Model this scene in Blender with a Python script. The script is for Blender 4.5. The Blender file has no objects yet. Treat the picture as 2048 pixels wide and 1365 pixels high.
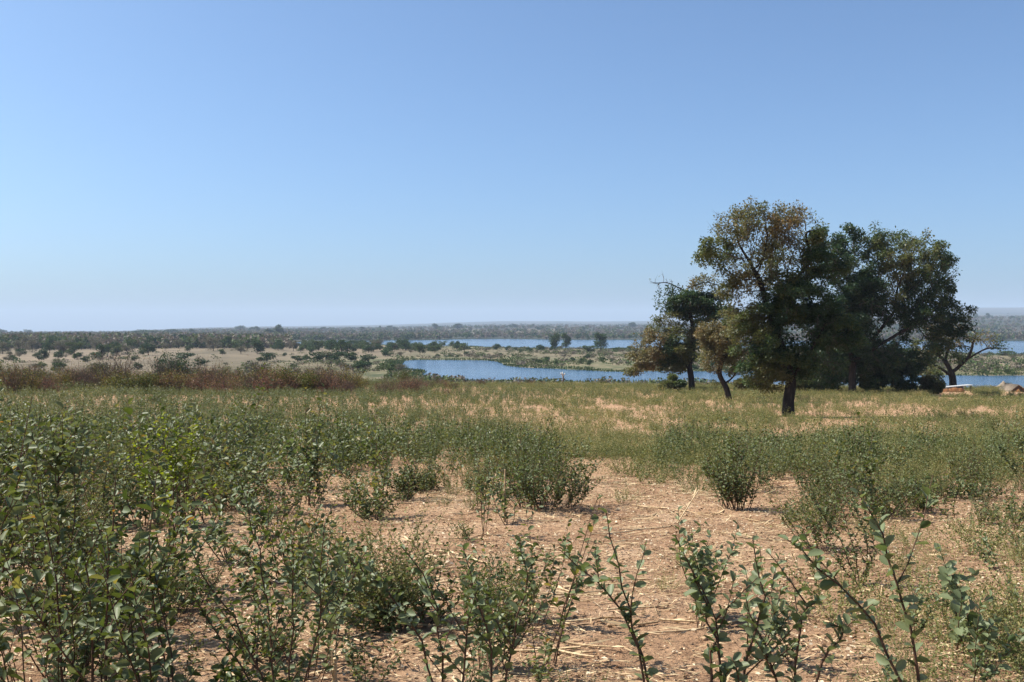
import bpy, math
import numpy as np
from mathutils import Vector

# ------------------------------------------------------------------ camera, sky, sun
S = bpy.context.scene
COL = S.collection
EYE = 1.65          # eye height over the soil
F = 1991.0          # focal length in pixels of the 2048 px frame
HZ = 660.0          # row of the level horizon
cam_d = bpy.data.cameras.new('camera'); cam = bpy.data.objects.new('camera', cam_d)
COL.objects.link(cam); S.camera = cam
cam.location = (0, 0, EYE); cam.rotation_euler = (math.radians(90), 0, 0)
cam_d.sensor_width = 36; cam_d.lens = 36 * F / 2048
cam_d.shift_y = -(682.5 - HZ) / 2048
cam_d.clip_start = 0.05; cam_d.clip_end = 60000

SUN_AZ = math.radians(-78)   # left of the view direction
SUN_EL = math.radians(50)
W = bpy.data.worlds.new('World'); S.world = W; W.use_nodes = True
nt = W.node_tree; bg = nt.nodes['Background']
sky = nt.nodes.new('ShaderNodeTexSky'); sky.sky_type = 'NISHITA'; sky.sun_disc = False
sky.sun_elevation = SUN_EL; sky.sun_rotation = SUN_AZ
sky.altitude = 1000; sky.air_density = 0.8; sky.dust_density = 5.0; sky.ozone_density = 2.0
tn = nt.nodes.new('ShaderNodeMix'); tn.data_type = 'RGBA'; tn.blend_type = 'MULTIPLY'; tn.inputs['Factor'].default_value = 1; tn.inputs['B'].default_value = (.81, 1.06, 1.22, 1)
nt.links.new(sky.outputs[0], tn.inputs['A']); nt.links.new(tn.outputs['Result'], bg.inputs[0]); bg.inputs[1].default_value = 0.081
sd = bpy.data.lights.new('sun', 'SUN'); sd.energy = 5.0; sd.angle = math.radians(0.5); sd.color = (1, .94, .84)
sun = bpy.data.objects.new('sun', sd); COL.objects.link(sun)
sdir = Vector((math.sin(SUN_AZ) * math.cos(SUN_EL), math.cos(SUN_AZ) * math.cos(SUN_EL), math.sin(SUN_EL)))
sun.rotation_euler = sdir.to_track_quat('Z', 'Y').to_euler(); sun.location = (-30, 20, 60)
S.view_settings.view_transform = 'Standard'; S.view_settings.look = 'None'
S.view_settings.exposure = 0.9; S.view_settings.gamma = 1
S.cycles.max_bounces = 5; S.cycles.diffuse_bounces = 2; S.cycles.transmission_bounces = 3
S.cycles.volume_bounces = 1; S.cycles.glossy_bounces = 2; S.cycles.transparent_max_bounces = 6
S.cycles.use_denoising = True; S.cycles.denoiser = 'OPENIMAGEDENOISE'; S.cycles.denoising_input_passes = 'RGB_ALBEDO_NORMAL'

# ------------------------------------------------------------------ numeric helpers
def _h(ix, iy, s):
    n = (ix.astype(np.int64) * 374761393 + iy.astype(np.int64) * 668265263 + s * 1442695041) & 0xffffffff
    n = ((n ^ (n >> 13)) * 1274126177) & 0xffffffff
    return ((n ^ (n >> 16)) & 0xffffff) / float(0xffffff)
def vnoise(x, y, s=0):
    x = np.asarray(x, float); y = np.asarray(y, float)
    ix = np.floor(x); iy = np.floor(y); fx = x - ix; fy = y - iy
    fx = fx * fx * (3 - 2 * fx); fy = fy * fy * (3 - 2 * fy)
    a = _h(ix, iy, s); b = _h(ix + 1, iy, s); c = _h(ix, iy + 1, s); d = _h(ix + 1, iy + 1, s)
    return (a * (1 - fx) + b * fx) * (1 - fy) + (c * (1 - fx) + d * fx) * fy
def fbm(x, y, o=4, s=0):
    r = 0; a = .5; t = 0
    for k in range(o):
        r = r + a * vnoise(x, y, s + k * 17); t += a; a *= .5; x = x * 2.03 + 5.1; y = y * 2.03 + 3.7
    return r / t
def sstep(a, b, x):
    t = np.clip((x - a) / (b - a), 0, 1); return t * t * (3 - 2 * t)
def px2x(px, Y): return (px - 1024) / F * Y
def row2z(py, Y): return EYE - (py - HZ) / F * Y
def P(px, py, Y): return np.array([px2x(px, Y), Y, row2z(py, Y)])

WATER = -10.35
# shorelines of the two waters, as map outlines on the valley floor
def shore(pts): return np.array([(px2x(px, 12 * F / (py - HZ)), 12 * F / (py - HZ)) for px, py in pts])
POND = shore([(794, 736), (797, 727), (803, 722), (830, 720), (880, 720.4), (930, 720.6), (975, 721), (1003, 724), (1010, 728), (1018, 732),
              (1045, 735), (1090, 737), (1130, 738.5), (1175, 741), (1215, 743.5), (1260, 743), (1330, 742), (1400, 743), (1500, 742), (1600, 744), (1700, 747), (1800, 749),
              (1900, 751), (1960, 751.5), (2048, 751), (2200, 750), (2260, 790), (2048, 790), (1700, 782), (1400, 767), (1250, 766), (1120, 765), (1000, 763), (930, 761),
              (880, 759), (852, 756), (834, 753), (822, 750), (838, 748), (842, 745), (835, 742.5), (815, 741), (800, 739)])
RIVER = shore([(490, 688.6), (520, 687.6), (560, 686.4), (600, 684.5), (650, 683), (700, 682.4), (760, 681.7), (820, 680.6), (880, 680), (930, 678.6), (985, 678.2), (1040, 678.6),
               (1100, 679.6), (1180, 680.2), (1260, 680.2), (1400, 681), (1600, 682), (1800, 682.5), (2048, 682), (2500, 682), (2500, 714), (2048, 710), (1960, 710),
               (1900, 706), (1800, 700), (1600, 698), (1400, 699), (1260, 698), (1180, 698), (1100, 698), (1020, 696.5), (950, 694), (880, 692.5), (830, 692), (760, 691), (700, 690), (640, 688.5), (600, 688),
               (560, 688.6), (520, 689)])
def sdist(poly, x, y):
    """signed distance, positive outside"""
    d = np.full(x.shape, 1e18); ins = np.zeros(x.shape, bool); n = len(poly)
    for i in range(n):
        ax, ay = poly[i]; bx, by = poly[(i + 1) % n]
        ex, ey = bx - ax, by - ay; wx, wy = x - ax, y - ay
        t = np.clip((wx * ex + wy * ey) / (ex * ex + ey * ey), 0, 1)
        d = np.minimum(d, (wx - t * ex) ** 2 + (wy - t * ey) ** 2)
        c = ((ay > y) != (by > y)) & (x < ex * (y - ay) / ((by - ay) if by != ay else 1e-9) + ax)
        ins ^= c
    d = np.sqrt(d); return np.where(ins, -d, d)
_PD = np.array([-5, 0, 5, 10, 20, 35, 50, 70, 100, 125, 150, 180, 205, 230, 260, 5000.])
_PZ = np.array([0, 0, -.13, -.38, -.95, -1.85, -2.57, -3.27, -4.28, -5.25, -7.6, -9.4, -9.85, -9.95, -9.95, -9.95])
SKY_X = np.array([-900, 0, 250, 420, 560, 800, 1000, 1300, 1500, 1750, 1900, 2048, 2700.])
SKY_Y = np.array([664, 663, 661, 653, 650, 646, 642, 638.5, 632, 620, 615, 613, 612.])
def hgt(x, y):
    x = np.asarray(x, float); y = np.asarray(y, float)
    d = np.maximum(y, 0); z = 0
    for k in (.9, .95, 1, 1.05, 1.1): z = z + np.interp(d * k, _PD, _PZ) / 5
    edge = sstep(0, 60, y) * (1 - sstep(130, 190, y))
    z = z - .0085 * np.clip(x, -20, 70) * edge
    z = z + (fbm(x * .12, y * .12, 3, 5) - .5) * .25 * sstep(6, 30, y) * (1 - sstep(140, 200, y))
    r = np.hypot(x, y)
    near = 1 - sstep(15, 45, r)
    z = z + near * ((fbm(x * 2.2, y * 2.2, 4, 9) - .5) * .085 + (vnoise(x * .9, y * .9, 3) - .5) * .04)
    # valley floor
    val = sstep(195, 240, y)
    z = z + val * (fbm(x * .02, y * .02, 3, 21) - .5) * .9
    px = 1024 + x / np.maximum(y, 1) * F
    ridge = (HZ - np.interp(px, SKY_X, SKY_Y)) / F
    ridge = ridge + (fbm(px * .004, px * 0 + 2, 4, 31) - .5) * .0022
    # far land: lifts towards the hills on the right
    front = np.clip(ridge, -.001, 1)
    z = np.where(y > 1150, z + (.66 * sstep(1080, 2700, y) + .34 * sstep(4500, 9000, y)) * front * np.minimum(y, 9000) + (fbm(x * .0012, y * .0012, 4, 41) - .5) * 14 * sstep(1500, 5500, y) * np.clip(ridge * 60, 0.12, 1), z)
    m = (y > 150) & (y < 1400)
    if np.any(m):
        xm, ym = x[m], y[m]
        s = np.minimum(sdist(POND, xm, ym), sdist(RIVER, xm, ym)) + (vnoise(xm * .35, ym * .12, 77) - .5) * 2.2
        zm = z[m]
        zin = WATER - 1.2 * sstep(0, 6, -s)
        zout = WATER + .03 + (zm - WATER - .03) * sstep(0, 26, s)
        z = z.copy(); z[m] = np.where(s < 0, zin, zout)
    return z
def gz(x, y): return float(hgt(np.array([x]), np.array([y]))[0])
def ground_at(px, py):
    """the spot on the ground that a look through this direction meets"""
    Y = np.concatenate([np.geomspace(2.5, 125, 500)])
    f = row2z(py, Y) - hgt(px2x(px, Y), Y)
    k = np.argmax(f < 0) if np.any(f < 0) else len(Y) - 1
    return px2x(px, Y[k]), Y[k]

# ------------------------------------------------------------------ mesh building
class MB:
    def __init__(s): s.v = []; s.f = []; s.n = 0; s.a = []; s.m = []
    def add(s, v, faces, tint=.5, mat=0):
        """faces: list of (k x n) index arrays"""
        v = np.asarray(v, float)
        for f in faces:
            f = np.asarray(f)
            if len(f): s.f.append((f + s.n, mat))
        s.v.append(v); s.a.append(np.broadcast_to(np.asarray(tint, float), (len(v),)).copy()); s.n += len(v)
    def build(s, name, mats, parent=None, smooth=False):
        me = s.mesh(name, mats, smooth)
        o = bpy.data.objects.new(name, me); COL.objects.link(o)
        if parent: o.parent = parent
        return o
    def mesh(s, name, mats, smooth=False):
        me = bpy.data.meshes.new(name)
        V = np.concatenate(s.v) if s.v else np.zeros((0, 3))
        me.vertices.add(len(V)); me.vertices.foreach_set('co', V.astype(np.float32).ravel())
        li = []; st = []; mi = []; c = 0
        for f, m in s.f:
            k, n = f.shape
            li.append(f.ravel()); st.append(c + np.arange(k) * n); mi.append(np.full(k, m)); c += k * n
        li = np.concatenate(li).astype(np.int32); st = np.concatenate(st).astype(np.int32); mi = np.concatenate(mi).astype(np.int32)
        me.loops.add(len(li)); me.loops.foreach_set('vertex_index', li)
        me.polygons.add(len(st)); me.polygons.foreach_set('loop_start', st)
        me.polygons.foreach_set('material_index', mi)
        if smooth: me.polygons.foreach_set('use_smooth', np.ones(len(st), bool))
        at = me.attributes.new('tint', 'FLOAT', 'POINT'); at.data.foreach_set('value', np.concatenate(s.a).astype(np.float32))
        for m in (mats if isinstance(mats, (list, tuple)) else [mats]): me.materials.append(m)
        me.update(calc_edges=True); return me

def unit(a): return a / np.maximum(np.linalg.norm(a, axis=-1, keepdims=True), 1e-9)
def tube(mb, pts, rad, sides=5, mat=0, tint=.5, cap=True):
    pts = np.asarray(pts, float); k = len(pts); rad = np.broadcast_to(rad, (k,))
    t = unit(np.gradient(pts, axis=0)); up = np.array([0, 0, 1.]) if abs(t[0][2]) < .9 else np.array([1., 0, 0])
    u = unit(np.cross(t, up)); w = np.cross(t, u)
    a = np.linspace(0, 2 * math.pi, sides, endpoint=False)
    v = pts[:, None] + rad[:, None, None] * (np.cos(a)[None, :, None] * u[:, None] + np.sin(a)[None, :, None] * w[:, None])
    i = np.arange(k - 1)[:, None] * sides; j = np.arange(sides)[None]; j2 = (j + 1) % sides
    q = np.stack([i + j, i + j2, i + sides + j2, i + sides + j], -1).reshape(-1, 4)
    fs = [q]
    if cap: fs.append(np.array([[(k - 1) * sides + s for s in range(sides)]])); fs.append(np.array([[s for s in range(sides)][::-1]]))
    mb.add(v.reshape(-1, 3), fs, tint, mat)
# leaf outlines along (length, side): folded oval made of two halves
_OV = np.array([(0, 0), (.22, .34), (.55, .5), (.86, .33), (1, 0), (.86, -.33), (.55, -.5), (.22, -.34)])
def leaves(mb, c, ax, nr, L, Wd, tint, mat=0, kind='oval', fold=.25, rng=None):
    """c base points, ax blade directions, nr rough normals"""
    c = np.asarray(c); n = len(c)
    if n == 0: return
    ax = unit(ax); sd_ = unit(np.cross(nr, ax)); nm = np.cross(ax, sd_)
    L = np.broadcast_to(L, (n,)); Wd = np.broadcast_to(Wd, (n,)); tint = np.broadcast_to(tint, (n,))
    if kind == 'oval':
        l, s = _OV[:, 0], _OV[:, 1]
        v = c[:, None] + (L[:, None, None] * l[None, :, None]) * ax[:, None] + (Wd[:, None, None] * s[None, :, None]) * sd_[:, None] \
            + (Wd[:, None] * fold * 2 * np.abs(s)[None] - L[:, None] * .18 * (l ** 2)[None])[..., None] * nm[:, None]
        b = np.arange(n)[:, None] * 8
        mb.add(v.reshape(-1, 3), [b + np.array([[0, 1, 2, 3, 4]]), b + np.array([[0, 4, 5, 6, 7]])], np.repeat(tint, 8), mat)
    else:
        l = np.array([0, .5, 1, .5]); s = np.array([0, .5, 0, -.5])
        v = c[:, None] + (L[:, None, None] * l[None, :, None]) * ax[:, None] + (Wd[:, None, None] * s[None, :, None]) * sd_[:, None] \
            + (Wd[:, None] * fold * np.abs(s)[None])[..., None] * nm[:, None]
        b = np.arange(n)[:, None] * 4
        mb.add(v.reshape(-1, 3), [b + np.array([[0, 1, 2, 3]])], np.repeat(tint, 4), mat)
def rvec(rng, n): return unit(rng.normal(size=(n, 3)))
def scatter(mb, src, xs, ys, zs, rot, scl, dt, lean=None):
    """lay copies of a small mesh collection down as one sheet of vegetation"""
    V = np.concatenate(src.v); A = np.concatenate(src.a); n = len(xs); k = len(V)
    c, s = np.cos(rot), np.sin(rot)
    X = (V[None, :, 0] * c[:, None] - V[None, :, 1] * s[:, None]) * scl[:, None]
    Y = (V[None, :, 0] * s[:, None] + V[None, :, 1] * c[:, None]) * scl[:, None]
    Z = V[None, :, 2] * scl[:, None]
    out = np.stack([X + xs[:, None], Y + ys[:, None], Z + zs[:, None]], -1).reshape(-1, 3)
    ti = np.clip(A[None] + dt[:, None], 0, 1).ravel()
    mb.v.append(out); mb.a.append(ti)
    for f, m in src.f:
        ff = (f[None] + (np.arange(n) * k)[:, None, None]).reshape(-1, f.shape[1])
        mb.f.append((ff + mb.n, m))
    mb.n += n * k

# ------------------------------------------------------------------ materials
def mat_new(name):
    m = bpy.data.materials.new(name); m.use_nodes = True
    t = m.node_tree; return m, t, t.nodes, t.links, t.nodes['Principled BSDF']
def ramp(N, stops):
    r = N.new('ShaderNodeValToRGB'); e = r.color_ramp.elements
    while len(e) < len(stops): e.new(.5)
    for k, (p, c) in enumerate(stops): e[k].position = p; e[k].color = (*c, 1)
    return r
def leaf_mat(name, stops, rough=.5, trans=.25, spec=.4, back=None, jit=.1):
    m, t, N, Lk, b = mat_new(name)
    at = N.new('ShaderNodeAttribute'); at.attribute_name = 'tint'
    oi = N.new('ShaderNodeObjectInfo'); a = N.new('ShaderNodeMath'); a.operation = 'MULTIPLY_ADD'
    a.inputs[1].default_value = jit; Lk.new(oi.outputs['Random'], a.inputs[0])
    ad = N.new('ShaderNodeMath'); ad.operation = 'SUBTRACT'; ad.inputs[1].default_value = jit / 2
    Lk.new(at.outputs['Fac'], ad.inputs[0]); Lk.new(ad.outputs[0], a.inputs[2])
    r = ramp(N, stops); Lk.new(a.outputs[0], r.inputs[0]); col = r.outputs[0]
    if back:
        g = N.new('ShaderNodeNewGeometry'); mx = N.new('ShaderNodeMix'); mx.data_type = 'RGBA'
        mx.inputs['B'].default_value = (*back, 1); mu = N.new('ShaderNodeMath'); mu.operation = 'MULTIPLY'; mu.inputs[1].default_value = .55
        Lk.new(g.outputs['Backfacing'], mu.inputs[0]); Lk.new(mu.outputs[0], mx.inputs['Factor']); Lk.new(col, mx.inputs['A']); col = mx.outputs['Result']
    Lk.new(col, b.inputs['Base Color']); b.inputs['Roughness'].default_value = rough; b.inputs['Specular IOR Level'].default_value = spec
    tr = N.new('ShaderNodeBsdfTranslucent'); hs = N.new('ShaderNodeHueSaturation'); hs.inputs['Value'].default_value = 1.5; hs.inputs['Saturation'].default_value = 1.2; hs.inputs['Hue'].default_value = .48
    Lk.new(col, hs.inputs['Color']); Lk.new(hs.outputs[0], tr.inputs[0])
    mx = N.new('ShaderNodeMixShader'); mx.inputs[0].default_value = trans
    Lk.new(b.outputs[0], mx.inputs[1]); Lk.new(tr.outputs[0], mx.inputs[2]); Lk.new(mx.outputs[0], N['Material Output'].inputs[0])
    return m
def rough_mat(name, stops, scale=20, rough=.85, bump=.3, dist=.01, stretch=(1, 1, 1), spec=.2, tint=0):
    m, t, N, Lk, b = mat_new(name)
    tc = N.new('ShaderNodeTexCoord'); mp = N.new('ShaderNodeMapping'); mp.inputs['Scale'].default_value = stretch
    n = N.new('ShaderNodeTexNoise'); n.inputs['Scale'].default_value = scale; n.inputs['Detail'].default_value = 6; n.inputs['Roughness'].default_value = .65
    Lk.new(tc.outputs['Object'], mp.inputs[0]); Lk.new(mp.outputs[0], n.inputs[0]); fac = n.outputs[0]
    if tint:
        at = N.new('ShaderNodeAttribute'); at.attribute_name = 'tint'; q = N.new('ShaderNodeMath'); q.operation = 'MULTIPLY_ADD'; q.inputs[1].default_value = tint
        s_ = N.new('ShaderNodeMath'); s_.operation = 'SUBTRACT'; s_.inputs[1].default_value = tint / 2
        Lk.new(n.outputs[0], s_.inputs[0]); Lk.new(at.outputs['Fac'], q.inputs[0]); Lk.new(s_.outputs[0], q.inputs[2]); fac = q.outputs[0]
    r = ramp(N, stops); Lk.new(fac, r.inputs[0]); Lk.new(r.outputs[0], b.inputs['Base Color'])
    bp = N.new('ShaderNodeBump'); bp.inputs['Strength'].default_value = bump; bp.inputs['Distance'].default_value = dist
    Lk.new(n.outputs[0], bp.inputs['Height']); Lk.new(bp.outputs[0], b.inputs['Normal'])
    b.inputs['Roughness'].default_value = rough; b.inputs['Specular IOR Level'].default_value = spec
    return m
M = {}
M['shrub'] = leaf_mat('shrub_leaf', [(0, (.028, .048, .011)), (.3, (.054, .080, .022)), (.6, (.102, .126, .042)), (.84, (.20, .20, .06)), (.95, (.26, .24, .07)), (1, (.28, .18, .06))],
                      rough=.5, trans=.28, spec=.25, back=(.13, .155, .075))
M['glaucous'] = leaf_mat('glaucous_leaf', [(0, (.048, .078, .026)), (.4, (.085, .12, .045)), (.8, (.14, .17, .07)), (1, (.26, .27, .08))], rough=.5, trans=.32, spec=.35, back=(.19, .22, .12))
M['herb'] = leaf_mat('herb_leaf', [(0, (.06, .085, .025)), (.4, (.13, .145, .045)), (.75, (.22, .21, .075)), (1, (.36, .30, .14))], rough=.6, trans=.25, spec=.25)
M['tree'] = leaf_mat('tree_leaf', [(0, (.022, .046, .022)), (.25, (.038, .072, .030)), (.45, (.078, .100, .034)), (.65, (.112, .110, .046)), (.85, (.150, .125, .058)), (1, (.20, .135, .055))], rough=.5, trans=.36, spec=.35)
M['brush'] = leaf_mat('brush_leaf', [(0, (.03, .05, .012)), (.3, (.08, .095, .018)), (.5, (.18, .155, .035)), (.7, (.20, .125, .07)), (1, (.20, .10, .065))], rough=.6, trans=.2, spec=.2)
M['valley'] = leaf_mat('valley_leaf', [(0, (.020, .042, .018)), (.3, (.045, .080, .024)), (.55, (.085, .105, .04)), (.8, (.125, .105, .08)), (1, (.18, .15, .12))], rough=.7, trans=.15, spec=.1, jit=.06)
M['reed'] = leaf_mat('reed_blade', [(0, (.02, .04, .018)), (.5, (.05, .08, .03)), (1, (.16, .16, .06))], rough=.6, trans=.2, spec=.2)
M['bark'] = rough_mat('bark', [(.3, (.010, .008, .007)), (.55, (.028, .023, .019)), (.75, (.07, .058, .048))], 6, .9, .9, .04, (1, 1, .25))
M['twig'] = rough_mat('twig_bark', [(.3, (.04, .028, .022)), (.6, (.08, .058, .047)), (.8, (.17, .13, .11))], 20, .85, .2)
M['twiggrey'] = rough_mat('grey_twig', [(.3, (.05, .042, .036)), (.6, (.10, .088, .075)), (.8, (.17, .15, .13))], 8, .9, .2)
M['herbstem'] = rough_mat('herb_stem', [(.3, (.10, .085, .04)), (.6, (.17, .15, .07)), (.8, (.26, .21, .12))], 20, .8, .1)
M['stem'] = rough_mat('stem_bark', [(.3, (.05, .028, .018)), (.55, (.10, .055, .032)), (.8, (.15, .10, .06))], 30, .7, .2)
M['straw'] = rough_mat('straw', [(.2, (.20, .13, .07)), (.5, (.44, .31, .17)), (.8, (.62, .48, .29))], 8, .65, .3, .002, (1, 1, 1), .3, tint=.5)
M['litter'] = rough_mat('leaf_litter', [(.2, (.10, .055, .03)), (.5, (.27, .17, .09)), (.8, (.56, .46, .32))], 8, .7, .2, .002, (1, 1, 1), .25, tint=.8)
M['deadwood'] = rough_mat('dead_wood', [(.3, (.04, .035, .03)), (.7, (.20, .17, .15))], 9, .9, .5, .02)
M['bleached'] = rough_mat('bleached_wood', [(.3, (.45, .42, .38)), (.7, (.75, .72, .66))], 9, .8, .3, .01)
M['tin'] = rough_mat('tin_sheet', [(.3, (.30, .30, .30)), (.7, (.48, .48, .48))], 3, .55, .1, .01, spec=.5)
M['mud'] = rough_mat('mud_wall', [(.3, (.17, .075, .032)), (.7, (.30, .15, .07))], 4, .95, .4, .03)
M['thatch'] = rough_mat('thatch', [(.3, (.12, .09, .065)), (.7, (.30, .24, .18))], 12, .95, .8, .05, (1, 1, .2))
M['plaster'] = rough_mat('plaster', [(.3, (.55, .53, .5)), (.7, (.75, .73, .7))], 2, .9, .1, .01)
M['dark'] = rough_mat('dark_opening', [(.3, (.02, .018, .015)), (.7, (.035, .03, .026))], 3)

def ground_mat():
    m, t, N, Lk, b = mat_new('soil')
    at = N.new('ShaderNodeAttribute'); at.attribute_name = 'zone'; sp = N.new('ShaderNodeSeparateColor'); Lk.new(at.outputs['Color'], sp.inputs[0])
    geo = N.new('ShaderNodeNewGeometry')
    def noise(sc, det=6, ro=.6, st=None):
        n = N.new('ShaderNodeTexNoise'); n.inputs['Scale'].default_value = sc; n.inputs['Detail'].default_value = det; n.inputs['Roughness'].default_value = ro
        src = geo.outputs['Position']
        if st:
            mp = N.new('ShaderNodeMapping'); mp.inputs['Scale'].default_value = st; Lk.new(src, mp.inputs[0]); src = mp.outputs[0]
        Lk.new(src, n.inputs[0]); return n
    def mix(f, a, b2, mode='MIX'):
        x = N.new('ShaderNodeMix'); x.data_type = 'RGBA'; x.blend_type = mode
        for s, v in (('Factor', f), ('A', a), ('B', b2)):
            if isinstance(v, (int, float)): x.inputs[s].default_value = v
            elif isinstance(v, tuple): x.inputs[s].default_value = (*v, 1)
            else: Lk.new(v, x.inputs[s])
        return x.outputs['Result']
    n1 = noise(1.3, 8, .62); n2 = noise(38, 8, .75); n3 = noise(9, 6, .7)
    soil = ramp(N, [(.28, (.23, .13, .074)), (.42, (.36, .215, .125)), (.55, (.44, .275, .165)), (.72, (.53, .36, .23))]); Lk.new(n1.outputs[0], soil.inputs[0])  # dark end of the ramp paints patches of shade and humus into the soil
    grit = ramp(N, [(.32, (.45, .40, .36)), (.5, (.98, .98, .98)), (.68, (1.45, 1.4, 1.32))]); Lk.new(n2.outputs[0], grit.inputs[0])
    soil2 = mix(.85, soil.outputs[0], grit.outputs[0], 'MULTIPLY')
    # valley: dry grass, marsh green, wooded ground
    v1 = noise(.012, 7, .65, (1, .35, 1)); v2 = noise(.12, 6, .7, (1, .4, 1))
    dry = ramp(N, [(.3, (.08, .068, .040)), (.45, (.135, .108, .070)), (.6, (.185, .142, .096)), (.75, (.175, .125, .09))]); Lk.new(v1.outputs[0], dry.inputs[0])
    wet = ramp(N, [(.3, (.045, .06, .025)), (.46, (.10, .10, .05)), (.58, (.17, .14, .085)), (.7, (.10, .075, .055))]); Lk.new(v2.outputs[0], wet.inputs[0])
    v3 = noise(.004, 9, .72, (1, .5, 1))
    wood = ramp(N, [(.36, (.020, .028, .020)), (.5, (.042, .045, .032)), (.64, (.075, .064, .050)), (.80, (.17, .13, .095))]); Lk.new(v3.outputs[0], wood.inputs[0])
    gr = ramp(N, [(.3, (.7, .7, .7)), (.7, (1.25, 1.25, 1.25))]); Lk.new(v2.outputs[0], gr.inputs[0])
    val = mix(sp.outputs[1], dry.outputs[0], wet.outputs[0]); val = mix(.8, val, gr.outputs[0], 'MULTIPLY'); val = mix(sp.outputs[2], val, wood.outputs[0])
    col = mix(sp.outputs[0], val, soil2)
    Lk.new(col, b.inputs['Base Color']); b.inputs['Roughness'].default_value = .95; b.inputs['Specular IOR Level'].default_value = .15
    ad = N.new('ShaderNodeMath'); ad.operation = 'MULTIPLY_ADD'; ad.inputs[1].default_value = .35; Lk.new(n2.outputs[0], ad.inputs[0]); Lk.new(n3.outputs[0], ad.inputs[2])
    bp = N.new('ShaderNodeBump'); bp.inputs['Distance'].default_value = .09; Lk.new(sp.outputs[0], bp.inputs['Strength']); Lk.new(ad.outputs[0], bp.inputs['Height']); Lk.new(bp.outputs[0], b.inputs['Normal'])
    return m
def water_mat():
    m, t, N, Lk, b = mat_new('water')
    b.inputs['Base Color'].default_value = (.018, .055, .11, 1); b.inputs['Roughness'].default_value = .12; b.inputs['IOR'].default_value = 1.33
    geo = N.new('ShaderNodeNewGeometry'); mp = N.new('ShaderNodeMapping'); mp.inputs['Scale'].default_value = (.6, 1, 1); Lk.new(geo.outputs['Position'], mp.inputs[0])
    n = N.new('ShaderNodeTexNoise'); n.inputs['Scale'].default_value = .9; n.inputs['Detail'].default_value = 5; Lk.new(mp.outputs[0], n.inputs[0])
    n2 = N.new('ShaderNodeTexNoise'); n2.inputs['Scale'].default_value = .02; n2.inputs['Detail'].default_value = 4; Lk.new(mp.outputs[0], n2.inputs[0])
    r = ramp(N, [(.35, (.5, .5, .5)), (.65, (1, 1, 1))]); Lk.new(n2.outputs[0], r.inputs[0])
    bp = N.new('ShaderNodeBump'); bp.inputs['Distance'].default_value = .32; Lk.new(r.outputs[0], bp.inputs['Strength']); Lk.new(n.outputs[0], bp.inputs['Height']); Lk.new(bp.outputs[0], b.inputs['Normal'])
    return m

# ------------------------------------------------------------------ naming
def tag(o, label=None, cat=None, group=None, kind=None):
    if label: o['label'] = label
    if cat: o['category'] = cat
    if group: o['group'] = group
    if kind: o['kind'] = kind
    return o
def empty(name, loc, label, cat, group=None):
    o = bpy.data.objects.new(name, None); COL.objects.link(o); o.location = loc; o.empty_display_size = .1
    return tag(o, label, cat, group)
def part(name, me, parent, kind=None):
    o = bpy.data.objects.new(name, me); COL.objects.link(o); o.parent = parent
    if kind: o['kind'] = kind
    return o

# ------------------------------------------------------------------ ground and water
az = np.concatenate([np.linspace(-180, -34, 60)[:-1], np.linspace(-34, -28.5, 30)[:-1], np.linspace(-28.5, 28.5, 760), np.linspace(28.5, 34, 30)[1:], np.linspace(34, 180, 60)[1:-1]])
az = np.radians(az)
rr = np.concatenate([[.4, 1, 2, 3], np.geomspace(3.4, 14, 150), np.geomspace(14, 190, 130)[1:], np.geomspace(190, 1300, 270)[1:], np.geomspace(1300, 14000, 110)[1:]])
A, R = np.meshgrid(az, rr); gx = R * np.sin(A); gy = R * np.cos(A)
Z = hgt(gx.ravel(), gy.ravel())
nA, nR = len(az), len(rr)
V = np.stack([gx.ravel(), gy.ravel(), Z], -1); V = np.concatenate([V, [[0, 0, gz(0, 0)]]])
i = np.arange(nR - 1)[:, None] * nA; j = np.arange(nA)[None]; j2 = (j + 1) % nA
q = np.stack([i + j, i + nA + j, i + nA + j2, i + j2], -1).reshape(-1, 4)
mb = MB(); tri = np.stack([np.arange(nA), (np.arange(nA) + 1) % nA, np.full(nA, nR * nA)], -1)
mb.add(V, [q, tri])
g = mb.build('ground', ground_mat(), smooth=True); tag(g, kind='structure')
fx, fy = V[:, 0], V[:, 1]
field = 1 - sstep(128, 175, fy); s = np.minimum(sdist(POND, fx, fy), sdist(RIVER, fx, fy))
gpx = 1024 + fx / np.maximum(fy, 1) * F
wet = np.clip((1 - sstep(8, 60, s)) + sstep(770, 860, gpx) * (.35 + .9 * (fbm(fx * .012, fy * .006, 3, 55) - .35)) * (fy < 1200), 0, 1) * (fy > 150)
woodm = sstep(900, 1150, fy + (gpx < 560) * 150 + (fbm(fx * .006, fy * .003, 3, 61) - .5) * 500) * (1 - .65 * sstep(.62, .72, fbm(fx * .0035, fy * .0016, 3, 63)) * (fy < 3500))
zc = np.stack([field, wet, woodm, np.ones_like(wet)], -1)
za = g.data.color_attributes.new('zone', 'FLOAT_COLOR', 'POINT'); za.data.foreach_set('color', zc.astype(np.float32).ravel())
for nm, poly, mrg in (('pond', POND, 1.3), ('river', RIVER, 1.3)):
    x0, x1 = poly[:, 0].min() - 60, poly[:, 0].max() + 60; y0, y1 = poly[:, 1].min() - (30 if nm == 'river' else 12), poly[:, 1].max() + 30
    mb = MB(); mb.add([(x0, y0, WATER), (x1, y0, WATER), (x1, y1, WATER), (x0, y1, WATER)], [np.array([[0, 1, 2, 3]])])
    o = mb.build(nm, M.setdefault('water', None) or water_mat()); tag(o, kind='structure')
    M['water'] = o.data.materials[0]

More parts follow.
